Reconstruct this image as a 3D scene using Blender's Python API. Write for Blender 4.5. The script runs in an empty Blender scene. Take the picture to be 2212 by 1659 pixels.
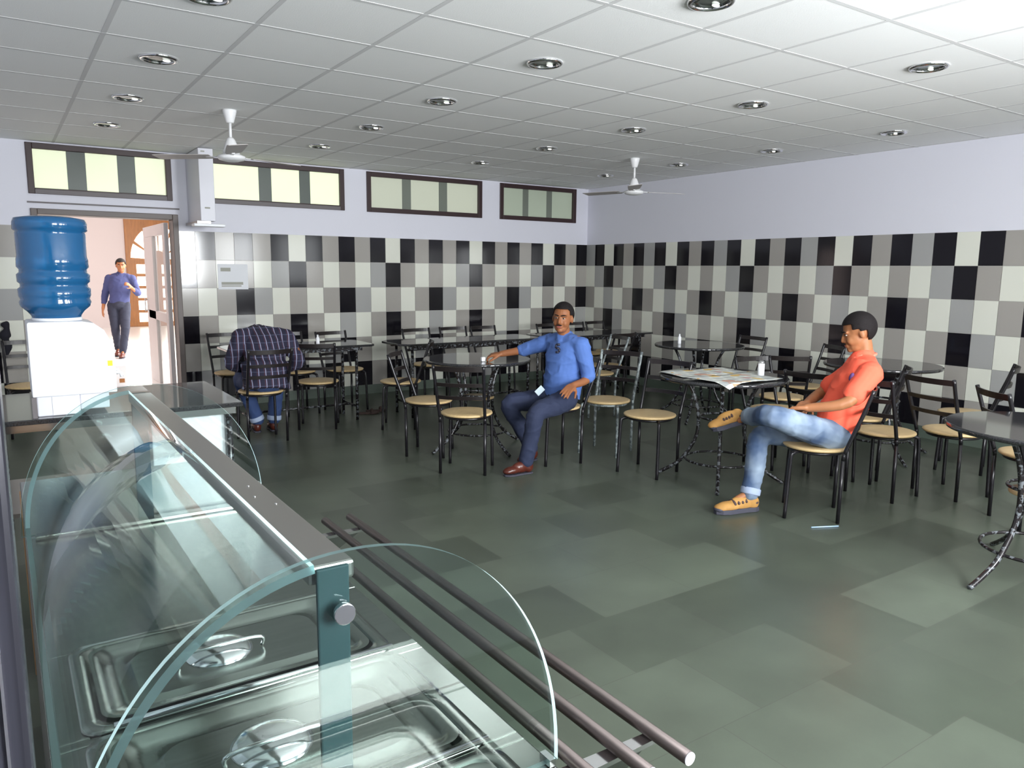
import bpy, bmesh, math, random
from mathutils import Vector, Matrix, noise
random.seed(7)
SC = bpy.context.scene
COL = SC.collection
PI = math.pi

# ------------------------------------------------------------------ camera
def make_camera():
    cd = bpy.data.cameras.new('camera'); co = bpy.data.objects.new('camera', cd); COL.objects.link(co)
    loc = Vector((-7.1783, -8.6993, 1.5292)); yaw, pit, rol = 0.976415, -0.148811, 0.00987
    f = Vector((math.cos(yaw)*math.cos(pit), math.sin(yaw)*math.cos(pit), math.sin(pit)))
    r = f.cross(Vector((0, 0, 1))).normalized(); u = r.cross(f)
    r2 = r*math.cos(rol)+u*math.sin(rol); u2 = -r*math.sin(rol)+u*math.cos(rol)
    m = Matrix(((r2.x, u2.x, -f.x, loc.x), (r2.y, u2.y, -f.y, loc.y), (r2.z, u2.z, -f.z, loc.z), (0, 0, 0, 1)))
    co.matrix_world = m
    cd.sensor_width = 36.0; cd.sensor_fit = 'HORIZONTAL'; cd.lens = 1633.71/2212*36.0
    cd.clip_start = 0.02; cd.clip_end = 200
    SC.camera = co
make_camera()

# ------------------------------------------------------------------ light
SC.view_settings.view_transform = 'Standard'; SC.view_settings.look = 'None'
SC.view_settings.gamma = 1.0; SC.view_settings.use_curve_mapping = False
SC.view_settings.exposure = -0.15
w = bpy.data.worlds.new('world'); SC.world = w; w.use_nodes = True
w.node_tree.nodes['Background'].inputs[0].default_value = (0.86, 0.94, 1.0, 1)
w.node_tree.nodes['Background'].inputs[1].default_value = 1.6
def area(name, loc, target, sx, sy, power, col=(1, 1, 1), spread=180):
    l = bpy.data.lights.new(name, 'AREA'); l.shape = 'RECTANGLE'; l.size = sx; l.size_y = sy; l.energy = power; l.color = col; l.spread = math.radians(spread)
    o = bpy.data.objects.new(name, l); COL.objects.link(o); o.location = loc
    d = Vector(target)-Vector(loc); o.rotation_euler = d.to_track_quat('-Z', 'Y').to_euler(); return o
BACK_Y = -9.6
WINS = [(-6.5, -5.2), (-4.25, -3.35), (-3.0, -2.05), (-1.6, -0.5)]  # leftmost opening is made up to even out the room light
for (xa, xb), pw, tz in zip(WINS, (190, 300, 80, 20), (3.0, 1.9, 1.9, 1.9)):           # daylight by the windows behind the camera, the leftmost one added as fill
    area('daylight', ((xa+xb)/2, BACK_Y-0.25, 1.75), ((xa+xb)/2-0.3, 0, tz), xb-xa, 1.25, pw, (0.95, 0.98, 1.0), 160)
area('daylight_corridor', (-3.0, 5.0, 2.2), (-6.5, 5.0, 0.3), 5.0, 2.2, 700, (1.0, 0.97, 0.92))

# ------------------------------------------------------------------ materials
def mat(name, col, rough=0.5, metal=0.0, spec=0.5, coat=0.0, bump=0.0, bscale=20, noise=0.0, nscale=5, nstretch=(1, 1, 1), emit=0.0, emitc=None, sheen=0.0, bstretch=None):
    m = bpy.data.materials.new(name); m.use_nodes = True; nt = m.node_tree; b = nt.nodes['Principled BSDF']
    b.inputs['Base Color'].default_value = (*col, 1); b.inputs['Roughness'].default_value = rough
    b.inputs['Metallic'].default_value = metal; b.inputs['Specular IOR Level'].default_value = spec
    b.inputs['Coat Weight'].default_value = coat; b.inputs['Coat Roughness'].default_value = 0.05
    if sheen: b.inputs['Sheen Weight'].default_value = sheen
    if emit:
        b.inputs['Emission Color'].default_value = (*(emitc or col), 1); b.inputs['Emission Strength'].default_value = emit
    if noise or bump:
        tc = nt.nodes.new('ShaderNodeTexCoord'); mp = nt.nodes.new('ShaderNodeMapping'); nt.links.new(tc.outputs['Object'], mp.inputs[0]); mp.inputs['Scale'].default_value = nstretch
    if noise:
        n = nt.nodes.new('ShaderNodeTexNoise'); n.inputs['Scale'].default_value = nscale; n.inputs['Detail'].default_value = 4
        nt.links.new(mp.outputs[0], n.inputs['Vector'])
        r = nt.nodes.new('ShaderNodeValToRGB'); r.color_ramp.elements[0].position = 0.3; r.color_ramp.elements[1].position = 0.7
        r.color_ramp.elements[0].color = (*[c*(1-noise) for c in col], 1); r.color_ramp.elements[1].color = (*[min(1, c*(1+noise)) for c in col], 1)
        nt.links.new(n.outputs['Fac'], r.inputs[0]); nt.links.new(r.outputs[0], b.inputs['Base Color'])
    if bump:
        n2 = nt.nodes.new('ShaderNodeTexNoise'); n2.inputs['Scale'].default_value = bscale; n2.inputs['Detail'].default_value = 3
        if bstretch:
            mp2 = nt.nodes.new('ShaderNodeMapping'); mp2.inputs['Scale'].default_value = bstretch; nt.links.new(tc.outputs['Object'], mp2.inputs[0]); nt.links.new(mp2.outputs[0], n2.inputs['Vector'])
        else: nt.links.new(mp.outputs[0], n2.inputs['Vector'])
        bp = nt.nodes.new('ShaderNodeBump'); bp.inputs['Strength'].default_value = bump; bp.inputs['Distance'].default_value = 0.01
        nt.links.new(n2.outputs['Fac'], bp.inputs['Height']); nt.links.new(bp.outputs[0], b.inputs['Normal'])
    return m
def lin(r, g, b):
    f = lambda c: ((c/255+0.055)/1.055)**2.4 if c > 10 else c/255/12.92
    return (f(r), f(g), f(b))
M = {}
M['paint'] = mat('wall_paint_lilac', lin(226, 226, 236), 0.7, bump=0.05, bscale=60)
M['tw'] = mat('tile_white', lin(226, 227, 215), 0.12, spec=0.4)
M['tg'] = mat('tile_grey', lin(165, 161, 155), 0.12, spec=0.4)
M['tg2'] = mat('tile_blue_grey', lin(166, 166, 164), 0.12, spec=0.4)
M['tb'] = mat('tile_black', lin(22, 20, 26), 0.10, spec=0.4)
M['grout'] = mat('grout', lin(190, 188, 182), 0.8)
M['skirt'] = mat('skirting_stone', lin(92, 104, 94), 0.45, noise=0.12, nscale=3)
M['ceil'] = mat('ceiling_board', lin(241, 242, 241), 0.8, bump=0.08, bscale=150)
M['tbar'] = mat('ceiling_bar', lin(212, 212, 212), 0.8)
M['chrome'] = mat('chrome', (0.75, 0.75, 0.76), 0.12, metal=1.0)
M['steel'] = mat('brushed_steel', (0.27, 0.29, 0.265), 0.2, metal=1.0, noise=0.08, nscale=6, nstretch=(1, 12, 1))
M['steel_dull'] = mat('dull_steel', (0.42, 0.40, 0.38), 0.32, metal=1.0)
M['reflector'] = mat('lamp_reflector', (0.30, 0.34, 0.32), 0.15, metal=0.9)
M['lampglow'] = mat('lamp_bulb', (0.9, 0.9, 0.85), 0.3, emit=1.2)
M['wframe'] = mat('window_wood', lin(52, 32, 34), 0.45)
M['sill'] = mat('sill_grey', lin(104, 98, 100), 0.5)
M['dframe'] = mat('door_frame_brown', lin(98, 88, 84), 0.45)
M['alu'] = mat('door_leaf_grey', lin(190, 182, 182), 0.4)
M['fan'] = mat('fan_enamel', lin(235, 235, 236), 0.3)
M['blade'] = mat('fan_blade', lin(188, 182, 180), 0.45)
M['seat'] = mat('seat_beech', lin(208, 180, 132), 0.38, noise=0.06, nscale=8, nstretch=(1, 8, 1))
M['black'] = mat('black_tube', lin(26, 24, 28), 0.28)
M['slat'] = mat('chair_slat', lin(30, 24, 24), 0.35)
M['granite'] = mat('black_granite', lin(44, 44, 46), 0.06, spec=0.8, noise=0.35, nscale=160)
M['bottle'] = mat('bottle_blue', lin(34, 104, 158), 0.10, spec=0.6, coat=0.4)
M['bottle'].node_tree.nodes['Principled BSDF'].inputs['Transmission Weight'].default_value = 0.35
M['white'] = mat('white_plastic', lin(240, 242, 246), 0.35)
M['offwhite'] = mat('white_sheet_metal', lin(222, 222, 230), 0.4)
M['paper'] = mat('paper', lin(232, 234, 238), 0.7)
M['pink'] = mat('pink_wall', lin(214, 202, 200), 0.8)
M['marble'] = mat('marble_floor', lin(238, 234, 230), 0.25)
M['wood'] = mat('varnished_wood', lin(160, 104, 52), 0.4, noise=0.15, nscale=4, nstretch=(6, 6, 1))
M['lit'] = mat('sunlit_pane', lin(255, 250, 235), 0.4, emit=3.0)
M['brownbox'] = mat('plywood', lin(170, 130, 90), 0.6, noise=0.1, nscale=3)
M['darkcloth'] = mat('dark_cloth', lin(28, 28, 38), 0.9, bump=0.4, bscale=12)
M['skin'] = mat('skin_brown', lin(144, 92, 60), 0.5, spec=0.3, noise=0.05, nscale=14)
M['skin2'] = mat('skin_tan', lin(154, 102, 68), 0.5, spec=0.3, noise=0.05, nscale=14)
M['hair'] = mat('hair_black', lin(22, 17, 18), 0.7, spec=0.25, bump=0.5, bscale=60, bstretch=(1, 1, 6))
M['eyew'] = mat('eye_white', lin(170, 160, 150), 0.4)
M['eyed'] = mat('eye_dark', lin(25, 18, 16), 0.2)
M['lip'] = mat('lip', lin(150, 84, 74), 0.5)
M['bluesh'] = mat('blue_shirt', lin(80, 112, 178), 0.85, bump=0.9, bscale=7, bstretch=(1, 1, 0.7), noise=0.05, nscale=12)
M['navy'] = mat('navy_trousers', lin(38, 46, 72), 0.85, bump=0.7, bscale=6)
M['orange'] = mat('orange_polo', lin(246, 98, 72), 0.85, bump=0.9, bscale=7, bstretch=(1, 1, 0.7))
M['orangelight'] = mat('orange_collar', lin(252, 128, 104), 0.8)
M['jeansdk'] = mat('dark_blue_jeans', lin(46, 66, 108), 0.85, bump=0.6, bscale=6, noise=0.15, nscale=8)
M['cuff'] = mat('pale_cuff', lin(156, 170, 196), 0.8)
M['brownshoe'] = mat('brown_leather', lin(84, 38, 28), 0.28, noise=0.2, nscale=14)
M['tanshoe'] = mat('tan_suede', lin(178, 132, 70), 0.75, noise=0.12, nscale=20)
M['sole'] = mat('dark_sole', lin(62, 62, 74), 0.7)
M['lace'] = mat('shoe_dark_trim', lin(78, 60, 58), 0.7)
M['yellow'] = mat('yellow_sticker', lin(236, 220, 30), 0.5)
M['strawblue'] = mat('straw_blue', lin(170, 200, 235), 0.4)
M['walkshirt'] = mat('shaded_denim_shirt', lin(50, 56, 98), 0.85, bump=0.5, bscale=8)  # darkened base colour carries the shade on the backlit man
M['walkjean'] = mat('shaded_walker_jeans', lin(32, 36, 54), 0.85)  # backlit shade put into the denim colour as well
M['greytext'] = mat('print_grey', lin(170, 170, 160), 0.7)
M['logodark'] = mat('dark_mark', lin(30, 32, 52), 0.5)
M['cardg'] = mat('card_face', lin(170, 186, 194), 0.5)
M['brownrag'] = mat('brown_leather_scuffed', lin(70, 52, 48), 0.7, noise=0.3, nscale=20)

def worn_metal(name, base, chip, amount, rough=0.3, scale=24):
    m = mat(name, base, rough); nt = m.node_tree; b = nt.nodes['Principled BSDF']
    tc = nt.nodes.new('ShaderNodeTexCoord'); n = nt.nodes.new('ShaderNodeTexNoise'); n.inputs['Scale'].default_value = scale; n.inputs['Detail'].default_value = 6
    nt.links.new(tc.outputs['Object'], n.inputs['Vector'])
    r = nt.nodes.new('ShaderNodeValToRGB'); r.color_ramp.elements[0].position = amount-0.03; r.color_ramp.elements[1].position = amount+0.03
    r.color_ramp.elements[0].color = (*base, 1); r.color_ramp.elements[1].color = (*chip, 1)
    nt.links.new(n.outputs['Fac'], r.inputs[0]); nt.links.new(r.outputs[0], b.inputs['Base Color'])
    return m
M['worn'] = worn_metal('worn_table_leg', lin(30, 26, 28), lin(104, 108, 112), 0.55, 0.22, 40)
M['wornlight'] = worn_metal('worn_chair_tube', lin(96, 104, 106), lin(150, 160, 160), 0.50, 0.3, 30)

def floor_mat():
    m = bpy.data.materials.new('kota_stone_floor'); m.use_nodes = True; nt = m.node_tree; b = nt.nodes['Principled BSDF']
    tc = nt.nodes.new('ShaderNodeTexCoord'); mp = nt.nodes.new('ShaderNodeMapping'); nt.links.new(tc.outputs['Object'], mp.inputs[0])
    br = nt.nodes.new('ShaderNodeTexBrick'); nt.links.new(mp.outputs[0], br.inputs['Vector'])
    br.inputs['Color1'].default_value = (*lin(86, 94, 83), 1); br.inputs['Color2'].default_value = (*lin(64, 71, 62), 1)
    br.inputs['Mortar'].default_value = (*lin(76, 80, 72), 1); br.inputs['Scale'].default_value = 1.0
    br.inputs['Mortar Size'].default_value = 0.0015; br.inputs['Brick Width'].default_value = 0.56; br.inputs['Row Height'].default_value = 0.42; br.inputs['Bias'].default_value = -0.25
    br.offset = 0.37; br.offset_frequency = 2
    n = nt.nodes.new('ShaderNodeTexNoise'); n.inputs['Scale'].default_value = 2.2; n.inputs['Detail'].default_value = 6; nt.links.new(tc.outputs['Object'], n.inputs['Vector'])
    r = nt.nodes.new('ShaderNodeValToRGB'); r.color_ramp.elements[0].color = (0.82, 0.8, 0.8, 1); r.color_ramp.elements[1].color = (1.12, 1.12, 1.1, 1)
    r.color_ramp.elements[0].position = 0.3; r.color_ramp.elements[1].position = 0.7
    nt.links.new(n.outputs['Fac'], r.inputs[0])
    mx = nt.nodes.new('ShaderNodeMix'); mx.data_type = 'RGBA'; mx.blend_type = 'MULTIPLY'; mx.inputs[0].default_value = 1.0
    nt.links.new(br.outputs['Color'], mx.inputs[6]); nt.links.new(r.outputs[0], mx.inputs[7]); nt.links.new(mx.outputs[2], b.inputs['Base Color'])
    b.inputs['Roughness'].default_value = 0.3; b.inputs['Specular IOR Level'].default_value = 0.35
    return m
M['floor'] = floor_mat()

def glass_mat(name, tint, edge=False):
    m = bpy.data.materials.new(name); m.use_nodes = True; nt = m.node_tree; nt.nodes.clear()
    out = nt.nodes.new('ShaderNodeOutputMaterial'); tr = nt.nodes.new('ShaderNodeBsdfTransparent'); gl = nt.nodes.new('ShaderNodeBsdfGlossy')
    tr.inputs[0].default_value = (*tint, 1); gl.inputs['Roughness'].default_value = 0.02
    mx = nt.nodes.new('ShaderNodeMixShader'); lw = nt.nodes.new('ShaderNodeLayerWeight'); lw.inputs[0].default_value = 0.5
    pw = nt.nodes.new('ShaderNodeMath'); pw.operation = 'POWER'; pw.inputs[1].default_value = 4.0; nt.links.new(lw.outputs['Facing'], pw.inputs[0])
    fr = nt.nodes.new('ShaderNodeMath'); fr.operation = 'MULTIPLY_ADD'; fr.inputs[1].default_value = 0.75; fr.inputs[2].default_value = 0.045; nt.links.new(pw.outputs[0], fr.inputs[0])
    nt.links.new(fr.outputs[0], mx.inputs[0]); nt.links.new(tr.outputs[0], mx.inputs[1]); nt.links.new(gl.outputs[0], mx.inputs[2])
    if edge:
        df = nt.nodes.new('ShaderNodeBsdfTranslucent'); df.inputs[0].default_value = (0.72, 0.92, 0.95, 1)
        m2 = nt.nodes.new('ShaderNodeMixShader'); m2.inputs[0].default_value = 0.7
        nt.links.new(mx.outputs[0], m2.inputs[1]); nt.links.new(df.outputs[0], m2.inputs[2]); nt.links.new(m2.outputs[0], out.inputs[0])
    else: nt.links.new(mx.outputs[0], out.inputs[0])
    return m
M['glass'] = glass_mat('guard_glass', (0.90, 0.965, 0.95))
M['cglass'] = glass_mat('curved_guard_glass', (0.92, 0.97, 0.96))
M['gedge'] = glass_mat('glass_edge', (0.6, 0.85, 0.85), True)
M['pane'] = glass_mat('door_glass', (0.95, 0.97, 0.97))

def pane_mat(name, c, e):                                  # frosted pane lit by the daylight behind it
    return mat(name, c, 0.5, emit=e, bump=0.05, bscale=30)
M['fr0'] = pane_mat('frosted_lit', lin(226, 232, 200), 0.62)
M['fr1'] = pane_mat('frosted_dim', lin(190, 194, 176), 0.36)
M['fr2'] = pane_mat('frosted_dark', lin(168, 178, 160), 0.22)
M['fs0'] = mat('pane_strip_grey', lin(88, 96, 90), 0.4)
M['fs1'] = mat('pane_strip_pale', lin(118, 124, 114), 0.4)

def check_mat():
    m = mat('checked_shirt', lin(44, 42, 62), 0.85, bump=0.6, bscale=8); nt = m.node_tree; b = nt.nodes['Principled BSDF']
    tc = nt.nodes.new('ShaderNodeTexCoord'); sp = nt.nodes.new('ShaderNodeSeparateXYZ'); nt.links.new(tc.outputs['Object'], sp.inputs[0])
    def stripe(sock, step, wd, ph=0.0):
        a = nt.nodes.new('ShaderNodeMath'); a.operation = 'ADD'; a.inputs[1].default_value = 50+ph; nt.links.new(sock, a.inputs[0])
        d = nt.nodes.new('ShaderNodeMath'); d.operation = 'MODULO'; d.inputs[1].default_value = step; nt.links.new(a.outputs[0], d.inputs[0])
        l = nt.nodes.new('ShaderNodeMath'); l.operation = 'LESS_THAN'; l.inputs[1].default_value = wd; nt.links.new(d.outputs[0], l.inputs[0]); return l.outputs[0]
    v = stripe(sp.outputs['X'], 0.054, 0.006); h = stripe(sp.outputs['Z'], 0.06, 0.004); rd = stripe(sp.outputs['X'], 0.054, 0.022, 0.012)
    def mix(fac, prev, col):
        mx = nt.nodes.new('ShaderNodeMix'); mx.data_type = 'RGBA'; nt.links.new(fac, mx.inputs[0])
        if isinstance(prev, tuple): mx.inputs[6].default_value = (*prev, 1)
        else: nt.links.new(prev, mx.inputs[6])
        mx.inputs[7].default_value = (*col, 1); return mx.outputs[2]
    c = mix(rd, lin(36, 36, 58), lin(70, 46, 62)); c = mix(h, c, lin(84, 88, 112)); c = mix(v, c, lin(150, 158, 186))
    nt.links.new(c, b.inputs['Base Color']); return m
M['check'] = check_mat()

def jeans_mat():
    m = mat('faded_jeans', lin(100, 132, 178), 0.85, bump=0.7, bscale=7); nt = m.node_tree; b = nt.nodes['Principled BSDF']
    tc = nt.nodes.new('ShaderNodeTexCoord'); n = nt.nodes.new('ShaderNodeTexNoise'); n.inputs['Scale'].default_value = 4.2; n.inputs['Detail'].default_value = 3
    nt.links.new(tc.outputs['Object'], n.inputs['Vector']); r = nt.nodes.new('ShaderNodeValToRGB')
    r.color_ramp.elements[0].position = 0.36; r.color_ramp.elements[0].color = (*lin(62, 82, 114), 1)
    r.color_ramp.elements[1].position = 0.66; r.color_ramp.elements[1].color = (*lin(142, 158, 176), 1)
    nt.links.new(n.outputs['Fac'], r.inputs[0]); nt.links.new(r.outputs[0], b.inputs['Base Color']); return m
M['jeans'] = jeans_mat()

def news_mat():
    m = mat('newsprint', lin(200, 204, 198), 0.8); nt = m.node_tree; b = nt.nodes['Principled BSDF']
    tc = nt.nodes.new('ShaderNodeTexCoord'); br = nt.nodes.new('ShaderNodeTexBrick'); nt.links.new(tc.outputs['Object'], br.inputs['Vector'])
    br.inputs['Scale'].default_value = 1; br.inputs['Brick Width'].default_value = 0.11; br.inputs['Row Height'].default_value = 0.085; br.inputs['Mortar Size'].default_value = 0.012
    br.inputs['Color1'].default_value = (*lin(186, 188, 182), 1); br.inputs['Color2'].default_value = (*lin(168, 172, 172), 1); br.inputs['Mortar'].default_value = (*lin(214, 216, 208), 1)
    vo = nt.nodes.new('ShaderNodeTexVoronoi'); vo.inputs['Scale'].default_value = 16; nt.links.new(tc.outputs['Object'], vo.inputs['Vector'])
    sp = nt.nodes.new('ShaderNodeSeparateColor'); nt.links.new(vo.outputs['Color'], sp.inputs[0])
    gt = nt.nodes.new('ShaderNodeMath'); gt.operation = 'GREATER_THAN'; gt.inputs[1].default_value = 0.86; nt.links.new(sp.outputs[0], gt.inputs[0])
    rp = nt.nodes.new('ShaderNodeValToRGB'); rp.color_ramp.elements[0].color = (*lin(214, 180, 96), 1); rp.color_ramp.elements[1].color = (*lin(176, 130, 130), 1)
    nt.links.new(sp.outputs[1], rp.inputs[0])
    mx = nt.nodes.new('ShaderNodeMix'); mx.data_type = 'RGBA'; nt.links.new(gt.outputs[0], mx.inputs[0]); nt.links.new(br.outputs['Color'], mx.inputs[6]); nt.links.new(rp.outputs[0], mx.inputs[7])
    nt.links.new(mx.outputs[2], b.inputs['Base Color']); return m
M['news'] = news_mat()

# ------------------------------------------------------------------ mesh helpers
def V(*a): return Vector(a)
def bx(bm, a, b, mi=0):
    x0, x1 = sorted((a[0], b[0])); y0, y1 = sorted((a[1], b[1])); z0, z1 = sorted((a[2], b[2]))
    v = [bm.verts.new(p) for p in ((x0,y0,z0),(x1,y0,z0),(x1,y1,z0),(x0,y1,z0),(x0,y0,z1),(x1,y0,z1),(x1,y1,z1),(x0,y1,z1))]
    for q in ((3,2,1,0),(4,5,6,7),(0,1,5,4),(1,2,6,5),(2,3,7,6),(3,0,4,7)):
        f = bm.faces.new([v[i] for i in q]); f.material_index = mi
def frame_of(d, up=None):
    d = d.normalized(); up = up or V(0, 0, 1)
    if abs(d.dot(up)) > 0.98: up = V(1, 0, 0)
    s = d.cross(up).normalized(); return s, s.cross(d).normalized()
def tube(bm, pts, rad, n=10, mi=0, caps=True, flat=None, closed=False):
    pts = [Vector(p) for p in pts]; N = len(pts); rs = rad if isinstance(rad, (list, tuple)) else [rad]*N
    rings = []; ps = None
    for i, p in enumerate(pts):
        if closed: d = pts[(i+1) % N]-pts[i-1]
        else: d = pts[min(i+1, N-1)]-pts[max(i-1, 0)]
        if d.length < 1e-9: d = V(0, 0, 1)
        d.normalize()
        if ps is None: s, u = frame_of(d)
        else:
            s = ps-d*ps.dot(d)
            if s.length < 1e-6: s, u = frame_of(d)
            s.normalize(); u = d.cross(s)*-1
            u = s.cross(d)
        ps = s; fl = flat or 1.0
        rings.append([bm.verts.new(p+(s*math.cos(a)+u*math.sin(a)*fl)*rs[i]) for a in [2*PI*k/n for k in range(n)]])
    rng = range(N) if closed else range(N-1)
    for i in rng:
        A, B = rings[i], rings[(i+1) % N]
        for k in range(n):
            f = bm.faces.new((A[k], A[(k+1) % n], B[(k+1) % n], B[k])); f.material_index = mi; f.smooth = True
    if caps and not closed:
        f = bm.faces.new(rings[0][::-1]); f.material_index = mi; f = bm.faces.new(rings[-1]); f.material_index = mi
def smooth_path(pts, n=6):
    pts = [Vector(p) for p in pts]; out = []
    for i in range(len(pts)-1):
        p0 = pts[max(i-1, 0)]; p1 = pts[i]; p2 = pts[i+1]; p3 = pts[min(i+2, len(pts)-1)]
        for k in range(n):
            t = k/n; out.append(0.5*((2*p1)+(p2-p0)*t+(2*p0-5*p1+4*p2-p3)*t*t+(-p0+3*p1-3*p2+p3)*t*t*t))
    out.append(pts[-1]); return out
def lathe(bm, prof, c=(0, 0, 0), n=32, mi=0, capb=True, capt=True):
    c = Vector(c); rings = []
    for r, z in prof: rings.append([bm.verts.new(c+V(r*math.cos(2*PI*k/n), r*math.sin(2*PI*k/n), z)) for k in range(n)])
    for A, B in zip(rings, rings[1:]):
        for k in range(n):
            f = bm.faces.new((A[k], A[(k+1) % n], B[(k+1) % n], B[k])); f.material_index = mi
            f.smooth = abs(A[k].co.z-B[k].co.z) > 1e-6
    if capb: bm.faces.new(rings[0][::-1]).material_index = mi
    if capt: bm.faces.new(rings[-1]).material_index = mi
def ring(bm, c, R, r, n=32, m=8, mi=0):
    tube(bm, [V(c[0]+R*math.cos(2*PI*k/n), c[1]+R*math.sin(2*PI*k/n), c[2]) for k in range(n)], r, m, mi, closed=True)
def prism(bm, poly, ax, a, b, mi=0, smooth=False, mis=None):
    """poly of 2D points extruded along axis ax from a to b"""
    def P(p, t):
        if ax == 1: return (p[0], t, p[1])
        if ax == 0: return (t, p[0], p[1])
        return (p[0], p[1], t)
    A = [bm.verts.new(P(p, a)) for p in poly]; B = [bm.verts.new(P(p, b)) for p in poly]; n = len(poly)
    bm.faces.new(A).material_index = mi; bm.faces.new(B[::-1]).material_index = mi
    for k in range(n):
        f = bm.faces.new((A[k], B[k], B[(k+1) % n], A[(k+1) % n])); f.material_index = mi if mis is None else mis; f.smooth = smooth
def ell(bm, c, r, R=None, n=16, m=10, mi=0):
    c = Vector(c); rings = []
    for i in range(1, m):
        ph = PI*i/m; rings.append([(r[0]*math.sin(ph)*math.cos(2*PI*k/n), r[1]*math.sin(ph)*math.sin(2*PI*k/n), r[2]*math.cos(ph)) for k in range(n)])
    def T(p):
        p = Vector(p); return c+(R @ p if R is not None else p)
    vs = [[bm.verts.new(T(p)) for p in rg] for rg in rings]; t = bm.verts.new(T((0, 0, r[2]))); b = bm.verts.new(T((0, 0, -r[2])))
    for A, B in zip(vs, vs[1:]):
        for k in range(n): f = bm.faces.new((A[k], B[k], B[(k+1) % n], A[(k+1) % n])); f.smooth = True; f.material_index = mi
    for k in range(n):
        f = bm.faces.new((t, vs[0][k], vs[0][(k+1) % n])); f.smooth = True; f.material_index = mi
        f = bm.faces.new((b, vs[-1][(k+1) % n], vs[-1][k])); f.smooth = True; f.material_index = mi
def obj(name, bm, mats, parent=None, bevel=0, loc=None, auto=True):
    bmesh.ops.recalc_face_normals(bm, faces=bm.faces[:])
    me = bpy.data.meshes.new(name); bm.to_mesh(me); bm.free()
    for m in (mats if isinstance(mats, (list, tuple)) else [mats]): me.materials.append(M[m] if isinstance(m, str) else m)
    o = bpy.data.objects.new(name, me); COL.objects.link(o)
    if parent is not None: o.parent = parent
    if loc is not None: o.location = loc
    if bevel:
        b = o.modifiers.new('bevel', 'BEVEL'); b.width = bevel; b.segments = 2; b.limit_method = 'ANGLE'
    return o
def NB(): return bmesh.new()
def tag(o, label=None, cat=None, group=None, kind=None):
    if label: o['label'] = label
    if cat: o['category'] = cat
    if group: o['group'] = group
    if kind: o['kind'] = kind
    return o
def thing(name, label, cat, loc=(0, 0, 0), rz=0, group=None):
    o = bpy.data.objects.new(name, None); COL.objects.link(o); o.location = loc; o.rotation_euler = (0, 0, rz); o.empty_display_size = 0.1
    return tag(o, label, cat, group)
def struct(name, bm, mats, label, cat, bevel=0):
    return tag(obj(name, bm, mats, bevel=bevel), label, cat, kind='structure')
def dup(root, loc, rz, label, group=None):
    r = root.copy(); COL.objects.link(r); r.location = loc; r.rotation_euler = (0, 0, rz); r['label'] = label
    if group: r['group'] = group
    for ch in list(root.children):
        c = ch.copy(); COL.objects.link(c); c.parent = r
        for g in ch.children:
            d = g.copy(); COL.objects.link(d); d.parent = c
    return r
# ------------------------------------------------------------------ room shell
CZ = 2.70; XL = -8.3; YB = BACK_Y
bm = NB(); bx(bm, (XL, YB, -0.1), (0, 0, 0)); struct('floor', bm, 'floor', 'grey green polished stone slab floor of the canteen', 'floor')
TILE = ['grout', 'tw', 'tg', 'tb', 'tg2', 'paint', 'skirt']
def tiles(bm, axis, ncol, rule, skip=None):
    for k in range(ncol):
        for r in range(6):
            if skip and skip(k, r): continue
            c = rule(k, r); z1 = 1.91-0.3*r; z0 = z1-0.3; g = 0.0018; a = -0.2*(k+1)+g; b = -0.2*k-g
            mi = {'W': 1, 'G': 4 if (k*7+r*5) % 3 == 0 else 2, 'B': 3}[c]
            if axis == 'A': bx(bm, (a, -0.008, z0+g), (b, 0.0, z1-g), mi)
            else: bx(bm, (-0.008, a, z0+g), (0.0, b, z1-g), mi)
def ruleA(k, r):
    if r == 0: return 'B' if k % 2 == 0 else ('W' if k % 6 == 3 else 'G')
    if r in (1, 3): return 'G' if k % 2 == 0 else ('B' if k % 6 == 3 else 'W')
    if r in (2, 4): return 'G' if k % 2 else ('B' if k % 6 == 0 else 'W')
    return 'B' if k % 2 else ('W' if k % 6 == 0 else 'G')
def ruleB(k, r):
    if r == 0: return 'B' if k % 2 else ('W' if k % 6 == 2 else 'G')
    if r in (1, 3): return 'G' if k % 2 else ('B' if k % 6 == 2 else 'W')
    if r in (2, 4): return 'G' if k % 2 == 0 else ('B' if k % 6 == 5 else 'W')
    return 'B' if k % 2 == 0 else ('W' if k % 6 == 5 else 'G')
DX0, DX1, DZ = -6.87, -5.56, 2.075                       # door opening
WZ0, WZ1 = 2.212, 2.685
WX = [(-6.872, -5.60), (-5.30, -3.715), (-3.432, -1.81), (-1.527, -0.228)]
bm = NB(); T = 0.2
bx(bm, (XL, 0, 0), (DX0, T, 1.91), 0); bx(bm, (DX1, 0, 0), (0, T, 1.91), 0)
bx(bm, (XL, 0, 1.91), (DX0, T, WZ0), 5); bx(bm, (DX1, 0, 1.91), (0, T, WZ0), 5); bx(bm, (DX0, 0, DZ), (DX1, T, WZ0), 5)
xs = [XL]+[v for w_ in WX for v in w_]+[0]
for i in range(0, len(xs), 2): bx(bm, (xs[i], 0, WZ0), (xs[i+1], T, WZ1), 5)
bx(bm, (XL, 0, WZ1), (0, T, CZ+0.05), 5)
bx(bm, (DX1, -0.012, 0), (0, 0, 0.11), 6); bx(bm, (XL, -0.012, 0), (DX0, 0, 0.11), 6)
tiles(bm, 'A', 41, ruleA, lambda k, r: 27 < k < 35 and not (k == 34))
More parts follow.
